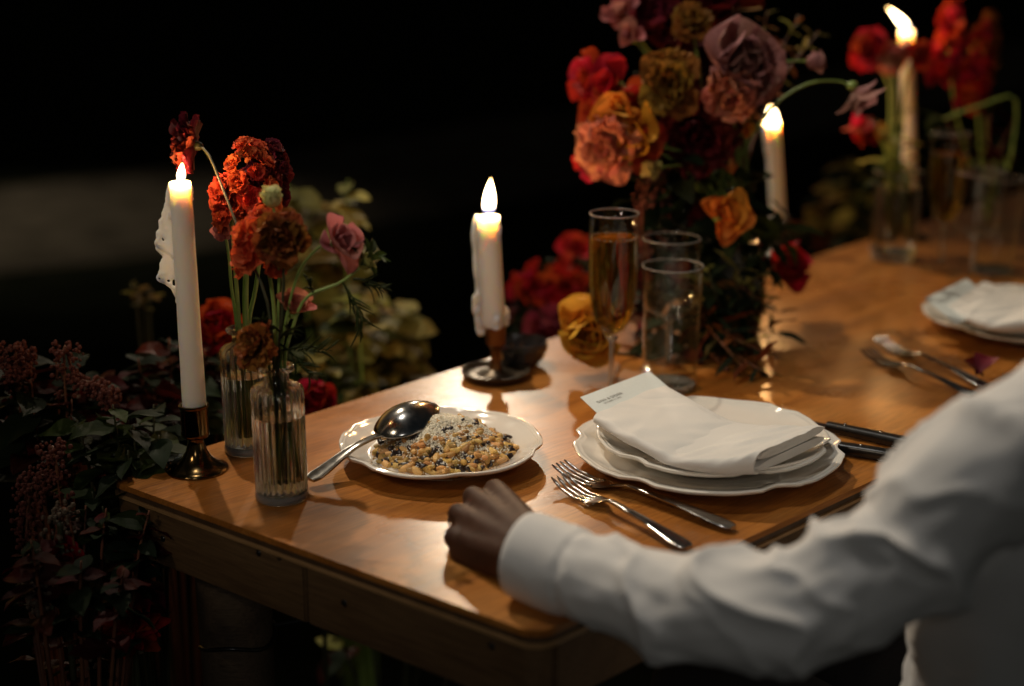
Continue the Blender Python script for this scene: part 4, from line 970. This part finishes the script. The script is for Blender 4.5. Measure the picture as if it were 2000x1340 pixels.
bq('gold brown bloom at the shaded right side under the mauve ranunculus', 'ruffle', M['gold'], 1432, 240, bd-.01, (.4, -.9, -.1), 34, 235)
# amaranth tassels and leaves
def tassel(label, P, r, mat, seed, stem=M['stem_red']):
    rnd = random.Random(seed); t = thing('amaranth_tassel', label, 'flower', P[0], None, None); Q = spline(P, 46); part(t, 'stem', *tube([p-t.location for p in Q], .0014, 6), stem); mb = MB()
    for i, p in enumerate(Q[8:]):
        u = i/38; rr = r*(.6+.6*math.sin(PI*u)**.7)
        for k in range(9):
            a = rnd.uniform(0, 6.3); b = rnd.uniform(0, 1)**.5; q = p + Vector((math.cos(a)*rr*b, math.sin(a)*rr*b, rnd.uniform(-.3, .3)*r)); mb.add(*ellipsoid(q-t.location, (rnd.uniform(.0014, .003),)*3, 5, 4))
    part(t, 'blossom_tail', mb.V, mb.F, mat, smooth=False, kind='stuff'); return t
tassel('reddish brown amaranth tail hanging from the left of the bouquet', [nb, D(1330, 330, bd), D(1275, 345, bd-.03), D(1255, 420, bd-.03), D(1262, 500, bd-.02)], .013, M['amaranth'], 4)
tassel('second thinner amaranth tail hanging beside the longer one', [nb, D(1345, 350, bd), D(1300, 370, bd-.02), D(1292, 430, bd-.01), D(1300, 475, bd)], .010, M['amaranth'], 5)
def greenery(label, base, stems, kind, mats, L, per, seed, stemmat, u0=.35, sr=.002, cat='foliage', name='leafy_branch', droop=0.0, group=None):
    rnd = random.Random(seed); base = Vector(base); t = thing(name, label, cat, base, None, group)
    for si, P in enumerate(stems):
        Q = spline([base+Vector((rnd.uniform(-.01, .01), rnd.uniform(-.01, .01), 0))]+list(P), 40); part(t, 'stem', *tube([p-base for p in Q], [sr*(1.2-.9*i/40) for i in range(41)], 6), stemmat)
        for k in range(per):
            u = u0+(1-u0)*(k+rnd.random()*.6)/per; i = min(39, int(u*40)); p = Q[i]; tdir = (Q[i+1]-Q[i]).normalized(); a0 = tdir.orthogonal().normalized(); a1 = tdir.cross(a0); an = k*2.4+rnd.uniform(-.5, .5)
            d = (tdir*rnd.uniform(.1, .7)+(a0*math.cos(an)+a1*math.sin(an))+Vector((0, -.1, -droop))).normalized(); s = L*rnd.uniform(.6, 1.25)*(1-.35*max(0, u-.75)/.25)
            put_leaf(t, p, d, s, kind, mats[rnd.randrange(len(mats))], rnd.randrange(4), rnd.uniform(-.6, .6))
    return t
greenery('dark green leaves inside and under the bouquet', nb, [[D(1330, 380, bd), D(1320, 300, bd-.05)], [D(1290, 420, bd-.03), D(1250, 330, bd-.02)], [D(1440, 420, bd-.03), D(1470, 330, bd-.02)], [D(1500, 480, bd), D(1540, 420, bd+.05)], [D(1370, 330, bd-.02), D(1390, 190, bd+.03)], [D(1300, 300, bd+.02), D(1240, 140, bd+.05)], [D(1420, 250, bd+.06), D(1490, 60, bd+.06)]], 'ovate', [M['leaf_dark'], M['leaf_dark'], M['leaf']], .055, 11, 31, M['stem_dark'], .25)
greenery('brown gold feathery sprigs rising at the upper right of the bouquet', nb, [[D(1480, 200, bd+.08), D(1560, 30, bd+.1)], [D(1460, 180, bd+.1), D(1500, 20, bd+.1)], [D(1500, 200, bd+.1), D(1600, 60, bd+.12)]], 'lance', [M['leaf_rust'], M['leaf_olive']], .03, 16, 32, M['stem_red'], .45)
greenery('spiky dark olive twigs lying on the table at the foot of the bouquet', bz+Vector((0, -.02, .03)), [[D(1420, 640, 1.86), G(1530, 650, TZ+.02)], [D(1400, 640, 1.85), G(1515, 700, TZ+.015)], [D(1380, 630, 1.85), G(1450, 715, TZ+.015)], [D(1440, 600, 1.9), G(1535, 610, TZ+.03)], [D(1380, 600, 1.87), G(1375, 640, TZ+.04)], [D(1440, 560, 1.88), D(1490, 590, 1.86)], [G(1440, 690, TZ+.02), G(1490, 725, TZ+.012)]], 'lance', [M['leaf_olive'], M['leaf_dark'], M['leaf_rust'], M['leaf_dark']], .045, 15, 33, M['stem_red'], .2, .0022)
greenery('grey green spiky sprigs in front of the bouquet pot', bz+Vector((.01, -.045, .0)), [[D(1440, 560, 1.85), D(1450, 500, 1.85)], [D(1400, 580, 1.85), D(1380, 520, 1.85)], [D(1470, 580, 1.86), D(1510, 520, 1.87)]], 'lance', [M['leaf_dark'], M['leaf_olive']], .04, 14, 34, M['stem_dark'], .2)

for k, (a, b, m_) in enumerate(((G(1362, 632, TZ+.018), G(1478, 628, TZ+.012), M['stem_red']), (G(1362, 655, TZ+.012), G(1472, 676, TZ+.004), M['stem_red']), (G(1366, 668, TZ+.006), G(1442, 698, TZ+.004), M['stem_dark']), (G(1372, 645, TZ+.02), G(1502, 690, TZ+.006), M['stem']), (G(1380, 690, TZ+.004), G(1420, 722, TZ+.004), M['stem_red']))):
    cs_ = thing('cut_stem', ('upper russet cut stem lying level at the foot of the bouquet', 'second russet cut stem sloping down to the right below the level one', 'dark green cut stem low in the bundle at the foot of the bouquet', 'longest green cut stem of the bundle at the foot of the bouquet', 'short russet cut stem nearest the white plates in the bundle')[k], 'stem', a, None, 'cut stems lying on the table')
    part(cs_, 'stalk', *tube(spline([a-a, (b-a)*.5+Vector((0, 0, .003)), b-a], 12), .0032, 8), m_)
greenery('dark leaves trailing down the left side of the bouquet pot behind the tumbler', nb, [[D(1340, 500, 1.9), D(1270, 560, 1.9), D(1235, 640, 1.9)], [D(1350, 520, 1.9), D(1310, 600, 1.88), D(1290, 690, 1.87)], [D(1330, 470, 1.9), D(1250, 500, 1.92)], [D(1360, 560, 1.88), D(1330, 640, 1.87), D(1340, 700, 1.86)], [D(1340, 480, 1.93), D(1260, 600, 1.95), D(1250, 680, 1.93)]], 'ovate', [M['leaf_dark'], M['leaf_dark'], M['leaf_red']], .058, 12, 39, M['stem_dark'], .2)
rd = 2.20
def gp(px, py, d): p = D(px, py, d); return Vector((p.x, p.y, 0))
rb_ = gp(1110, 760, 2.2)
yr = D(1152, 648, 1.80)
flower('yellow orange garden rose lying on the table behind the stem of the near flute', 'rose', M['yellow'], [G(1245, 690, TZ+.006), G(1205, 690, TZ+.012), yr+Vector((.018, .012, -.012)), yr], (-.15, -1, .15), .0375, M['stem_dark'], .002, 301)
for (lb, kd, mt, px, py, d, ax, rp, sd) in (
    ('red bloom farthest left behind the table right of the short candle', 'pom', M['red'], 1040, 560, rd, (-.5, -.8, .3), 42, 302),
    ('red bloom right beside the near flute behind the table', 'pom', M['red'], 1105, 556, rd, (0, -.9, .4), 44, 303),
    ('rosy red bloom highest of those behind the table by the near flute', 'open', M['red'], 1128, 490, rd+.02, (-.2, -.7, .6), 42, 304),
    ('dark wine red bloom just above the table edge left of the yellow rose', 'rose', M['plum'], 1084, 645, rd-.1, (-.4, -.9, .1), 42, 305),
    ('dull red bloom between the near flute and the bouquet pot', 'rose', M['darkred'], 1230, 560, rd+.04, (0, -1, .2), 50, 306)):
    c = D(px, py, d); flower(lb, kd, mt, [rb_+Vector((.03*math.cos(sd), .03*math.sin(sd), 0)), rb_.lerp(c, .6)+Vector((0, 0, .06)), c], ax, rp*d/FPX, M['stem_dark'], .0025, sd)
greenery('dark leaved plant carrying the red blooms behind the table', rb_, [[D(1060, 700, rd), D(1050, 620, rd), D(1000, 600, rd)], [D(1080, 720, rd), D(1070, 680, rd), D(1040, 660, rd)], [D(1150, 700, rd), D(1150, 560, rd+.03), D(1190, 500, rd+.05)], [D(1130, 700, rd), D(1160, 640, rd+.02), D(1200, 620, rd+.02)], [D(1100, 700, rd), D(1090, 560, rd+.03), D(1075, 510, rd+.04)], [D(1110, 720, rd), D(1120, 680, rd-.02), D(1110, 600, rd-.03)]], 'ovate', [M['leaf_dark'], M['leaf_red'], M['leaf_dark']], .055, 14, 35, M['stem_dark'], .62, .003)

# far vases' flowers
def fv(label, kind, mat, vb, px, py, y, ax, Rm, seed, via=None, **k):
    c = V(px, py, y); n_ = vb+Vector((.018*math.cos(seed), .018*math.sin(seed), .14)); P = [vb+Vector((0, 0, .03)), n_] + ([V(a, b, y) for a, b in via] if via else [n_.lerp(c, .55)]) + [c]
    return flower(label, kind, mat, P, ax, Rm, k.pop('stem', M['stem']), .0024, seed, **k)
yv = vz.y
fv('red orange tulip leaning left over the clear glass vase', 'tulip', M['red'], vz, 1690, 246, yv-.03, (-.45, -.4, -.35), .034, 401, [(1738, 330), (1725, 280)])
fv('small yellow tulip right beside the red orange tulip', 'tulip', M['yellow'], vz, 1722, 248, yv-.03, (.1, -.3, -.6), .017, 402, [(1738, 310)])
fv('dusky red ruffled bloom top left above the clear vase', 'ruffle', M['red'], vz, 1703, 100, yv, (-.5, -.8, .2), .032, 403, [(1735, 320), (1738, 180)])
fv('peach bloom in the middle above the clear vase', 'ruffle', M['salmon'], vz, 1742, 112, yv-.02, (0, -1, 0), .023, 404, [(1742, 320), (1748, 180)])
fv('bright red bloom just left of the tallest candle', 'ruffle', M['red'], vz, 1790, 106, yv-.02, (.3, -1, .1), .021, 405, [(1752, 320), (1765, 180)])
fv('pale drooping bud under the peach bloom', 'budk', M['salmon'], vz, 1736, 128, yv-.03, (-.1, -.5, -.8), .014, 406, [(1745, 300), (1746, 180)])
yw = vz2.y
fv('tall red stock left of the two at the right edge', 'stock', M['red'], vz2, 1852, 75, yw, (.05, 0, 1), .135, 411, [(1900, 330), (1865, 210)])
fv('second tall red stock nearest the right edge', 'stock', M['red'], vz2, 1908, 130, yw-.02, (.1, 0, 1), .13, 412, [(1918, 330), (1910, 230)])
fv('faded gold stock behind the two tall red stocks', 'stock', M['rust'], vz2, 1925, 90, yw+.04, (.1, 0, 1), .10, 413, [(1925, 330), (1925, 200)])
fv('green bud on a stem arching left from the right edge', 'budk', M['leaf'], vz2, 1828, 240, yw-.1, (-.8, -.3, -.3), .016, 414, [(1970, 330), (1985, 195), (1920, 205), (1870, 222)])
greenery('green leaves at the neck of the clear glass vase', vz+Vector((0, 0, .1)), [[V(1740, 300, yv), V(1735, 240, yv)], [V(1755, 310, yv), V(1770, 200, yv)], [V(1725, 320, yv-.01), V(1765, 262, yv-.02)]], 'lance', [M['leaf'], M['leaf_olive']], .06, 6, 36, M['stem'], .2, .003)
greenery('dark leaves and russet seed heads at the right edge behind the glasses', vz2+Vector((0, 0, .1)), [[V(1950, 300, yw), V(1985, 230, yw)], [V(1890, 330, yw), V(1850, 230, yw+.03)], [V(1960, 330, yw), V(1990, 300, yw)], [V(1930, 250, yw), V(1940, 180, yw)]], 'ovate', [M['leaf_dark'], M['leaf_red'], M['leaf']], .055, 7, 37, M['stem_red'], .2, .003)
sp_ = thing('fallen_petal', 'dark wine red petal lying by the far fork handles', 'petal', G(1905, 752)); link('petal', petals('open', M['plum'], 1), sp_, Matrix.Translation((0, 0, .012)) @ Matrix.Rotation(.6, 4, 'Z') @ Matrix.Rotation(-.35, 4, 'Y') @ Matrix.Scale(.036, 4))
link('petal', petals('open', M['darkred'], 2), sp_, Matrix.Translation((.01, .005, .008)) @ Matrix.Rotation(2.6, 4, 'Z') @ Matrix.Rotation(-.5, 4, 'Y') @ Matrix.Scale(.03, 4))

# ------------------------------------------------------------------ plants on the ground round the table end
def gp(px, py, d): p = D(px, py, d); return Vector((p.x, p.y, 0))
def bush(label, base_px, tips, kind, mats, L, per, seed, sm, u0=.5, **k):
    """tips: (px, py, depth)"""
    b = gp(*base_px); S = []
    for (px, py, d) in tips: q = D(px, py, d); S.append([b.lerp(q, .45)+Vector((0, 0, .12)), b.lerp(q, .8)+Vector((0, 0, .08)), q])
    return greenery(label, b, S, kind, mats, L, per, seed, sm, u0, k.pop('sr', .003), 'plant', k.pop('name', 'garden_plant'), k.pop('droop', .3))
R_ = random.Random(77)
def tips(x0, x1, y0, y1, d0, d1, n, seed):
    r = random.Random(seed); return [(r.uniform(x0, x1), r.uniform(y0, y1), r.uniform(d0, d1)) for _ in range(n)]
bush('plant with tan and olive leaves behind the bud vases', (660, 700, 2.25), [(560, 350, 2.15), (600, 390, 2.2), (680, 350, 2.1), (650, 410, 2.25), (730, 560, 2.15), (800, 600, 2.2), (640, 600, 2.2), (700, 640, 2.1), (590, 480, 2.2), (750, 650, 2.2), (660, 560, 2.3), (810, 640, 2.25)], 'round', [M['leaf_olive'], M['leaf_tan'], M['leaf_olive']], .055, 13, 501, M['stem'], .62)
bush('pale leaved plant low behind the table edge beside the pasta plate', (720, 900, 2.0), tips(600, 830, 560, 780, 1.95, 2.2, 8, 7), 'round', [M['leaf_olive'], M['leaf_tan'], M['leaf']], .05, 11, 502, M['stem'], .72)
bush('thin sprig with small tan leaves left of the tall candle', (290, 760, 2.0), [(262, 545, 2.0), (290, 555, 2.0), (280, 575, 2.02)], 'round', [M['leaf_tan']], .028, 5, 503, M['stem_dark'], .9)
bush('red leaved plant behind the tall left candle', (330, 820, 1.75), [(270, 700, 1.7), (330, 660, 1.72), (400, 680, 1.75), (220, 730, 1.7), (440, 720, 1.75), (300, 760, 1.68), (380, 740, 1.7), (180, 740, 1.66)], 'ovate', [M['leaf_red'], M['leaf_red'], M['leaf_dark']], .055, 12, 504, M['stem_red'], .7)
bush('green leaved plant pressed against the table corner', (270, 950, 1.52), [(220, 790, 1.5), (260, 830, 1.5), (310, 850, 1.5), (200, 870, 1.5), (250, 880, 1.47), (330, 880, 1.5), (180, 960, 1.46), (150, 820, 1.52), (200, 990, 1.44), (300, 790, 1.56)], 'ovate', [M['leaf'], M['leaf'], M['leaf_dark']], .058, 8, 505, M['stem_dark'], .74)
bush('dark red amaranth plant at the left edge', (90, 900, 1.6), [(60, 740, 1.55), (110, 700, 1.58), (30, 690, 1.6), (140, 780, 1.55), (70, 830, 1.55), (20, 800, 1.6)], 'ovate', [M['leaf_dark'], M['leaf_red'], M['leaf_dark']], .065, 10, 506, M['stem_red'], .66)
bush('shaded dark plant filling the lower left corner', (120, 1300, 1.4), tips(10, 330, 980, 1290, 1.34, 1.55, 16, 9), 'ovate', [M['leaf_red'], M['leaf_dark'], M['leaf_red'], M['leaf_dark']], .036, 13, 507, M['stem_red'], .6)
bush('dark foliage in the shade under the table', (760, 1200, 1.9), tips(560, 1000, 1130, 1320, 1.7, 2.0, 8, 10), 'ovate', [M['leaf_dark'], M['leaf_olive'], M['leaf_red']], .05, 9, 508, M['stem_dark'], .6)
bush('russet and olive plant in the dark behind the small blown candle', (1650, 640, 2.9), [(1660, 310, 2.85), (1640, 360, 2.9), (1600, 390, 2.9), (1690, 380, 2.85), (1570, 430, 2.9), (1620, 440, 2.9), (1660, 430, 2.8)], 'round', [M['leaf_rust'], M['leaf_olive'], M['leaf_olive'], M['leaf_dark']], .06, 12, 509, M['stem_dark'], .7)
for i, (lb, P, r) in enumerate((('dark red amaranth spike at the far left edge of the picture', [gp(40, 900, 1.56), D(40, 800, 1.56), D(35, 740, 1.56), D(50, 690, 1.56)], .016), ('dark red amaranth spike drooping left of the green plant', [gp(130, 900, 1.56), D(130, 800, 1.56), D(150, 745, 1.56), D(200, 760, 1.55), D(215, 790, 1.55)], .015), ('thick amaranth spike in the shade below the green plant', [gp(120, 1100, 1.45), D(120, 1000, 1.45), D(90, 930, 1.45), D(60, 960, 1.44), D(50, 1060, 1.44)], .017), ('amaranth spike low in the corner with pale seed grains', [gp(160, 1200, 1.4), D(150, 1100, 1.42), D(100, 1080, 1.42), D(70, 1130, 1.4), D(80, 1200, 1.4)], .014))):
    tassel(lb, P, r, M['amaranth'] if i < 3 else noisy('seed_grain', (.20, .17, .12), (.12, .05, .03), 300, .8), 60+i)
flower('blurred crimson dahlia between the tall candle and the back bud vase', 'rose', M['red'], [gp(430, 800, 1.8), D(428, 740, 1.8), D(425, 645, 1.8)], (.1, -.8, .5), .030, M['stem_dark'], .003, 521)
flower('red dahlia low behind the table edge right of the bud vases', 'rose', M['red'], [gp(620, 860, 1.8), D(618, 820, 1.8), D(618, 778, 1.8)], (.1, -.9, .3), .026, M['stem_dark'], .003, 522)
flower('deep red dahlia in the lower left shade', 'pom', M['red'], [gp(260, 1250, 1.45), D(262, 1240, 1.45), D(262, 1215, 1.45)], (.1, -.9, .3), .030, M['stem_dark'], .003, 523)
flower('dull red flower under the green plant at the left', 'open', M['red'], [gp(130, 1150, 1.42), D(125, 1120, 1.42), D(128, 1100, 1.42)], (.2, -.8, .5), .024, M['stem_dark'], .003, 524)

# ------------------------------------------------------------------ the seated person
W_ = D(1046, 1082, 1.222); EL = D(1455, 1200, 1.085); SH = Vector((.505, .985, .985)); TC = Vector((.490, 1.115, 0)); TT = Vector((.67, 1.08, 0)); fac = Vector((-.50, .866, 0)); lef = Vector((-.866, -.50, 0))
ps_ = thing('person', 'person in a white shirt with a forearm and fist resting on the table edge', 'person', (TC.x, TC.y, 0))
mb = MB(); L0 = ps_.location
def cap(a, b, ra, rb): mb.add(*capsule(Vector(a), Vector(b), ra, rb))
K = [D(968, 958, 1.352), D(925, 972, 1.338), D(896, 1006, 1.316), D(888, 1052, 1.292)]       # knuckles: index, middle, ring, little
wd = (K[1]-W_).normalized(); acr = (K[3]-K[0]).normalized(); dn = wd.cross(acr); dn = -dn if dn.z > 0 else dn; dn.normalize()
fl_ = []
for i, k in enumerate(K):
    wr = W_ + acr*(-.012+.008*i); cap(wr, k, .0165-.001*i, .0112-.0006*i); cap(wr+dn*.010, k+dn*.009-wd*.01, .015, .0115)
    lp_ = (.040, .043, .040, .032)[i]; r0 = (.0098, .0100, .0094, .0084)[i]
    pip = k + (wd*.42+dn*.90).normalized()*lp_*.82; pip.z = max(pip.z, TZ+r0*.95)
    dip = pip + (-wd*.90+dn*.25+acr*.05).normalized()*lp_*.62; dip.z = max(dip.z, TZ+r0*.9)
    tip = dip + (-wd*.75-dn*.55).normalized()*lp_*.42
    cap(k, pip, r0*1.08, r0); cap(pip, dip, r0, r0*.9); cap(dip, tip, r0*.9, r0*.8); fl_.append((k, pip))
    mb.add(*ellipsoid(k-dn*.0022, (.0105, .0105, .0095), 12, 8))
tb0 = W_ + (K[0]-W_)*.30 - acr*.008+dn*.012; tb1 = tb0 + (wd*.8-acr*.55+dn*.15).normalized()*.040; tb2 = tb1 + (wd*.95+acr*.15+dn*.2).normalized()*.030; tb3 = tb2+(wd*.5+acr*.9).normalized()*.022
for a, b, ra, rb2 in ((tb0, tb1, .015, .0115), (tb1, tb2, .0112, .0100), (tb2, tb3, .0100, .0085)):
    b.z = max(b.z, TZ+rb2*.95); cap(a, b, ra, rb2)
cap(W_, EL.lerp(W_, .55)-Vector((0, 0, .006)), .025, .027); cap(W_+acr*.012, W_-acr*.012+Vector((0, 0, .0)), .021, .021); cap(EL.lerp(W_, .55)-Vector((0, 0, .006)), EL, .027, .030); UA = D(1760, 1092, 1.068); cap(EL, UA, .030, .034); cap(UA, D(1935, 945, 1.05), .036, .040); cap(D(1935, 945, 1.05), SH, .040, .046)
NK = TT + Vector((0, 0, .985)); cap(SH, TT+Vector((0, 0, .93)), .05, .07); SR = TT - lef*.18 + Vector((0, 0, .93)); cap(SR, TT+Vector((0, 0, .93)), .05, .07)
for s_ in (-1, 1): cap(TC+lef*.07*s_+Vector((0, 0, .48)), TT.lerp(TC, .62)+lef*.06*s_+Vector((0, 0, .84)), .085, .085)
cap(NK-Vector((0, 0, .06)), NK+Vector((-.02, .01, .06)), .055, .052)
HC = NK + Vector((-.03, .018, .17)); mb.add(*ellipsoid(HC, (.078, .078, .105), 20, 14)); mb.add(*ellipsoid(HC+fac*.025-Vector((0, 0, .045)), (.058, .058, .065), 16, 12))
cap(HC+fac*.085+Vector((0, 0, .01)), HC+fac*.100-Vector((0, 0, .02)), .008, .014); cap(HC+fac*.078-Vector((0, 0, .055))+lef*.02, HC+fac*.078-Vector((0, 0, .055))-lef*.02, .007, .007)
for s_ in (-1, 1):
    cap(HC+fac*.074+lef*.032*s_+Vector((0, 0, .022)), HC+fac*.078+lef*.012*s_+Vector((0, 0, .024)), .008, .007); mb.add(*ellipsoid(HC+lef*.078*s_-Vector((0, 0, .005)), (.014, .014, .028), 10, 8))
ER = SR+fac*.05+Vector((0, 0, -.27))-lef*.03; WR = ER+fac*.22+Vector((0, 0, -.10)); cap(SR, ER, .046, .036); cap(ER, WR, .036, .026)
cap(WR, WR+fac*.07, .024, .03)
for i in range(4): q = WR+fac*.075+lef*(.028-.019*i); cap(q, q+fac*.05-Vector((0, 0, .02)), .010, .009); cap(q+fac*.05-Vector((0, 0, .02)), q+fac*.07-Vector((0, 0, .045)), .009, .008)
cap(WR+fac*.03+lef*.03, WR+fac*.075+lef*.055, .012, .009)
for s_ in (-1, 1):
    hp = TC+lef*.085*s_+Vector((0, 0, .49)); kn = hp+fac*.40+Vector((0, 0, .0)); an = kn-fac*.05+Vector((0, 0, -.40)); cap(hp, kn, .085, .058); cap(kn, an, .055, .038); cap(an-Vector((0, 0, .035)), an+fac*.15-Vector((0, 0, .055)), .035, .028)
bv, bf = remesh(mb.V, mb.F, .0034, 5)
part(ps_, 'body', bv, bf, M['skin'], True)
# ring on the ring finger
rgc = fl_[2][0].lerp(fl_[2][1], .55); rgd = (fl_[2][1]-fl_[2][0]).normalized(); rq = rgd.to_track_quat('Z', 'Y')
rv, rf_ = lathe([(.0112, -.0028), (.0118, 0), (.0112, .0028), (.0100, .0028), (.0100, -.0028)], 28, closed=True); part(ps_, 'ring', [rq @ Vector(v)+rgc for v in rv], rf_, M['silver'], True)
# shirt: left sleeve with folds, body and right sleeve
def sleeve(P, Rr, seed, cuff=True, NS=190, NT=120):
    Q = spline(P, NS); fr = frames(Q); Vs, Fs = [], []; L = [0]
    for i in range(NS): L.append(L[-1]+(Q[i+1]-Q[i]).length)
    tot = L[-1]
    for i in range(NS+1):
        s = L[i]/tot; t_, a_, b_ = fr[i]; r0 = interp(s, [x for x, _ in Rr], [y for _, y in Rr])
        for k in range(NT):
            th = 2*PI*k/NT; dx, dy = math.cos(th), math.sin(th); x = L[i]
            # long diagonal folds pulled between the inside of the elbow and the cuff
            wq = noise.noise(Vector((x*9, dx*1.1, dy*1.1+seed)))*1.3; ph = x*60 + 2.2*math.sin(th+.6+seed) + wq*2.2
            rg = (1-abs(math.sin(ph*.5)))**2.6; ph2 = x*98 - 2.6*math.sin(th-1.0) + 3*noise.noise(Vector((x*14, dx*1.6+5, dy*1.6)))
            rg2 = (1-abs(math.sin(ph2*.5)))**2.4; env = interp(s, [0, .04, .12, .30, .5, .65, 1], [.0, .05, .55, .85, 1.05, .72, .5])
            am = .6+.9*max(0, noise.noise(Vector((x*7, dx*.9, dy*.9+9+seed)))+.25)
            h = env*am*(.0112*rg + .0042*rg2 - .0048) + env*.0022*noise.noise(Vector((x*40, dx*3, dy*3))) 
            bag = .004*env*noise.noise(Vector((x*5.5, dx*.7, dy*.7+3*seed)))
            rr = r0 + h + bag
            if s < .085: rr += .0012*(1 if s > .004 else 0)
            if abs(s-.09) < .012: rr -= .0014*(1-abs(s-.09)/.012)
            Vs.append(Q[i] + a_*(rr*dx) + b_*(rr*dy*.96))
    for i in range(NS):
        for k in range(NT): Fs.append((i*NT+k, i*NT+(k+1) % NT, (i+1)*NT+(k+1) % NT, (i+1)*NT+k))
    # turned inside edge of the cuff
    n0 = len(Vs); t_, a_, b_ = fr[0]
    for dep in (0, .03):
        for k in range(NT): th = 2*PI*k/NT; rr = Rr[0][1]-.0022; Vs.append(Q[0]+t_*dep + a_*(rr*math.cos(th))+b_*(rr*math.sin(th)*.96))
    for k in range(NT): k2 = (k+1) % NT; Fs.append((k, n0+k, n0+k2, k2)); Fs.append((n0+k, n0+NT+k, n0+NT+k2, n0+k2))
    return Vs, Fs
SP = [D(1022, 1082, 1.212), D(1120, 1118, 1.185), D(1290, 1172, 1.13), D(1440, 1195, 1.085), D(1590, 1172, 1.07), D(1760, 1082, 1.065), D(1935, 930, 1.05), SH+Vector((.02, .02, .0))]
SR_ = [(0, .0355), (.08, .0365), (.2, .041), (.36, .047), (.5, .0495), (.62, .050), (.8, .062), (1, .078)]
part(ps_, 'sleeve', *sleeve(SP, SR_, 2.0), M['shirt'], True)
part(ps_, 'sleeve', *sleeve([WR-fac*.02, WR.lerp(ER, .5), ER, ER.lerp(SR, .5), SR], [(0, .036), (.3, .044), (1, .066)], 5.0, NS=90, NT=48), M['shirt'], True)
bt = SP[0].lerp(SP[1], .10)+Vector((.004, -.034, -.014)); bV, bF = lathe([(0, .0016), (.0042, .0016), (.0052, .0006), (.0050, -.001), (0, -.001)], 20); bq_ = Vector((.1, -.9, -.35)).to_track_quat('Z', 'Y'); part(ps_, 'cuff_button', [bq_ @ Vector(v)+bt for v in bV], bF, M['porcelain'], True, sharp=50)
Vs, Fs = [], []; NT = 96; zs = np.linspace(.44, .985, 60)
for i, z in enumerate(zs):
    a = interp(z, [.44, .55, .72, .85, .93, .965, .985], [.178, .172, .182, .225, .225, .13, .065]); b = interp(z, [.44, .55, .72, .85, .93, .985], [.135, .130, .122, .118, .095, .062])
    for k in range(NT):
        th = 2*PI*k/NT; f = 1+.05*noise.noise(Vector((math.cos(th)*2.5, math.sin(th)*2.5, z*6)))+.035*(1-abs(math.sin(7*th+z*20+3*noise.noise(Vector((math.cos(th), math.sin(th), z*5))))))**2
        Vs.append(TC.lerp(TT, interp(z, [.5, .78, .88, .97], [0, 0, .12, 1])) + lef*(a*f*math.cos(th)) + fac*(b*f*math.sin(th)) + Vector((0, 0, z)))
for i in range(len(zs)-1):
    for k in range(NT): Fs.append((i*NT+k, i*NT+(k+1) % NT, (i+1)*NT+(k+1) % NT, (i+1)*NT+k))
part(ps_, 'shirt_body', Vs, Fs, M['shirt'], True)
cv, cf = lathe([(.058, 0), (.064, .002), (.060, .035), (.055, .036), (.054, .002)], 40, closed=True); part(ps_, 'collar', [Vector(v)+NK-Vector((.0, .0, .03)) for v in cv], cf, M['shirt'], True)
mb2 = MB()
for s_ in (-1, 1):
    hp = TC+lef*.085*s_+Vector((0, 0, .49)); kn = hp+fac*.40; an = kn-fac*.05+Vector((0, 0, -.38)); mb2.add(*capsule(hp, kn, .098, .072)); mb2.add(*capsule(kn, an, .070, .055))
mb2.add(*ellipsoid(TC+Vector((0, 0, .49)), (.16, .16, .10), 20, 12)); part(ps_, 'trousers', *remesh(mb2.V, mb2.F, .008, 4), M['trousers'], True)
part(ps_, 'hair', *remesh(*MB().add(*ellipsoid(HC-fac*.016+Vector((0, 0, .028)), (.084, .084, .095), 20, 14)).__dict__.values(), .006, 3), M['hair'], True)
stl = thing('wooden_stool', 'plain wooden stool under the seated person', 'stool', (TC.x, TC.y, 0))
part(stl, 'seat', *lathe([(0, .365), (.17, .365), (.175, .37), (.175, .388), (.17, .393), (0, .393)], 40), M['log'], sharp=40)
for k in range(4):
    a = PI/4+PI/2*k; part(stl, 'leg', *tube([(.16*math.cos(a), .16*math.sin(a), 0), (.12*math.cos(a), .12*math.sin(a), .3655)], [.014, .018], 12), M['log'])
for o_ in bpy.data.objects:                      # let lamp light pass through the solid glass of the vases
    if o_.name.startswith('bottle'): o_.cycles.is_caustics_caster = True
    if o_.name.startswith('tabletop'): o_.cycles.is_caustics_receiver = True
    if o_.type == 'LIGHT' and o_.name in ('key_lamp', 'overhead_lamp'): o_.data.cycles.is_caustics_light = True
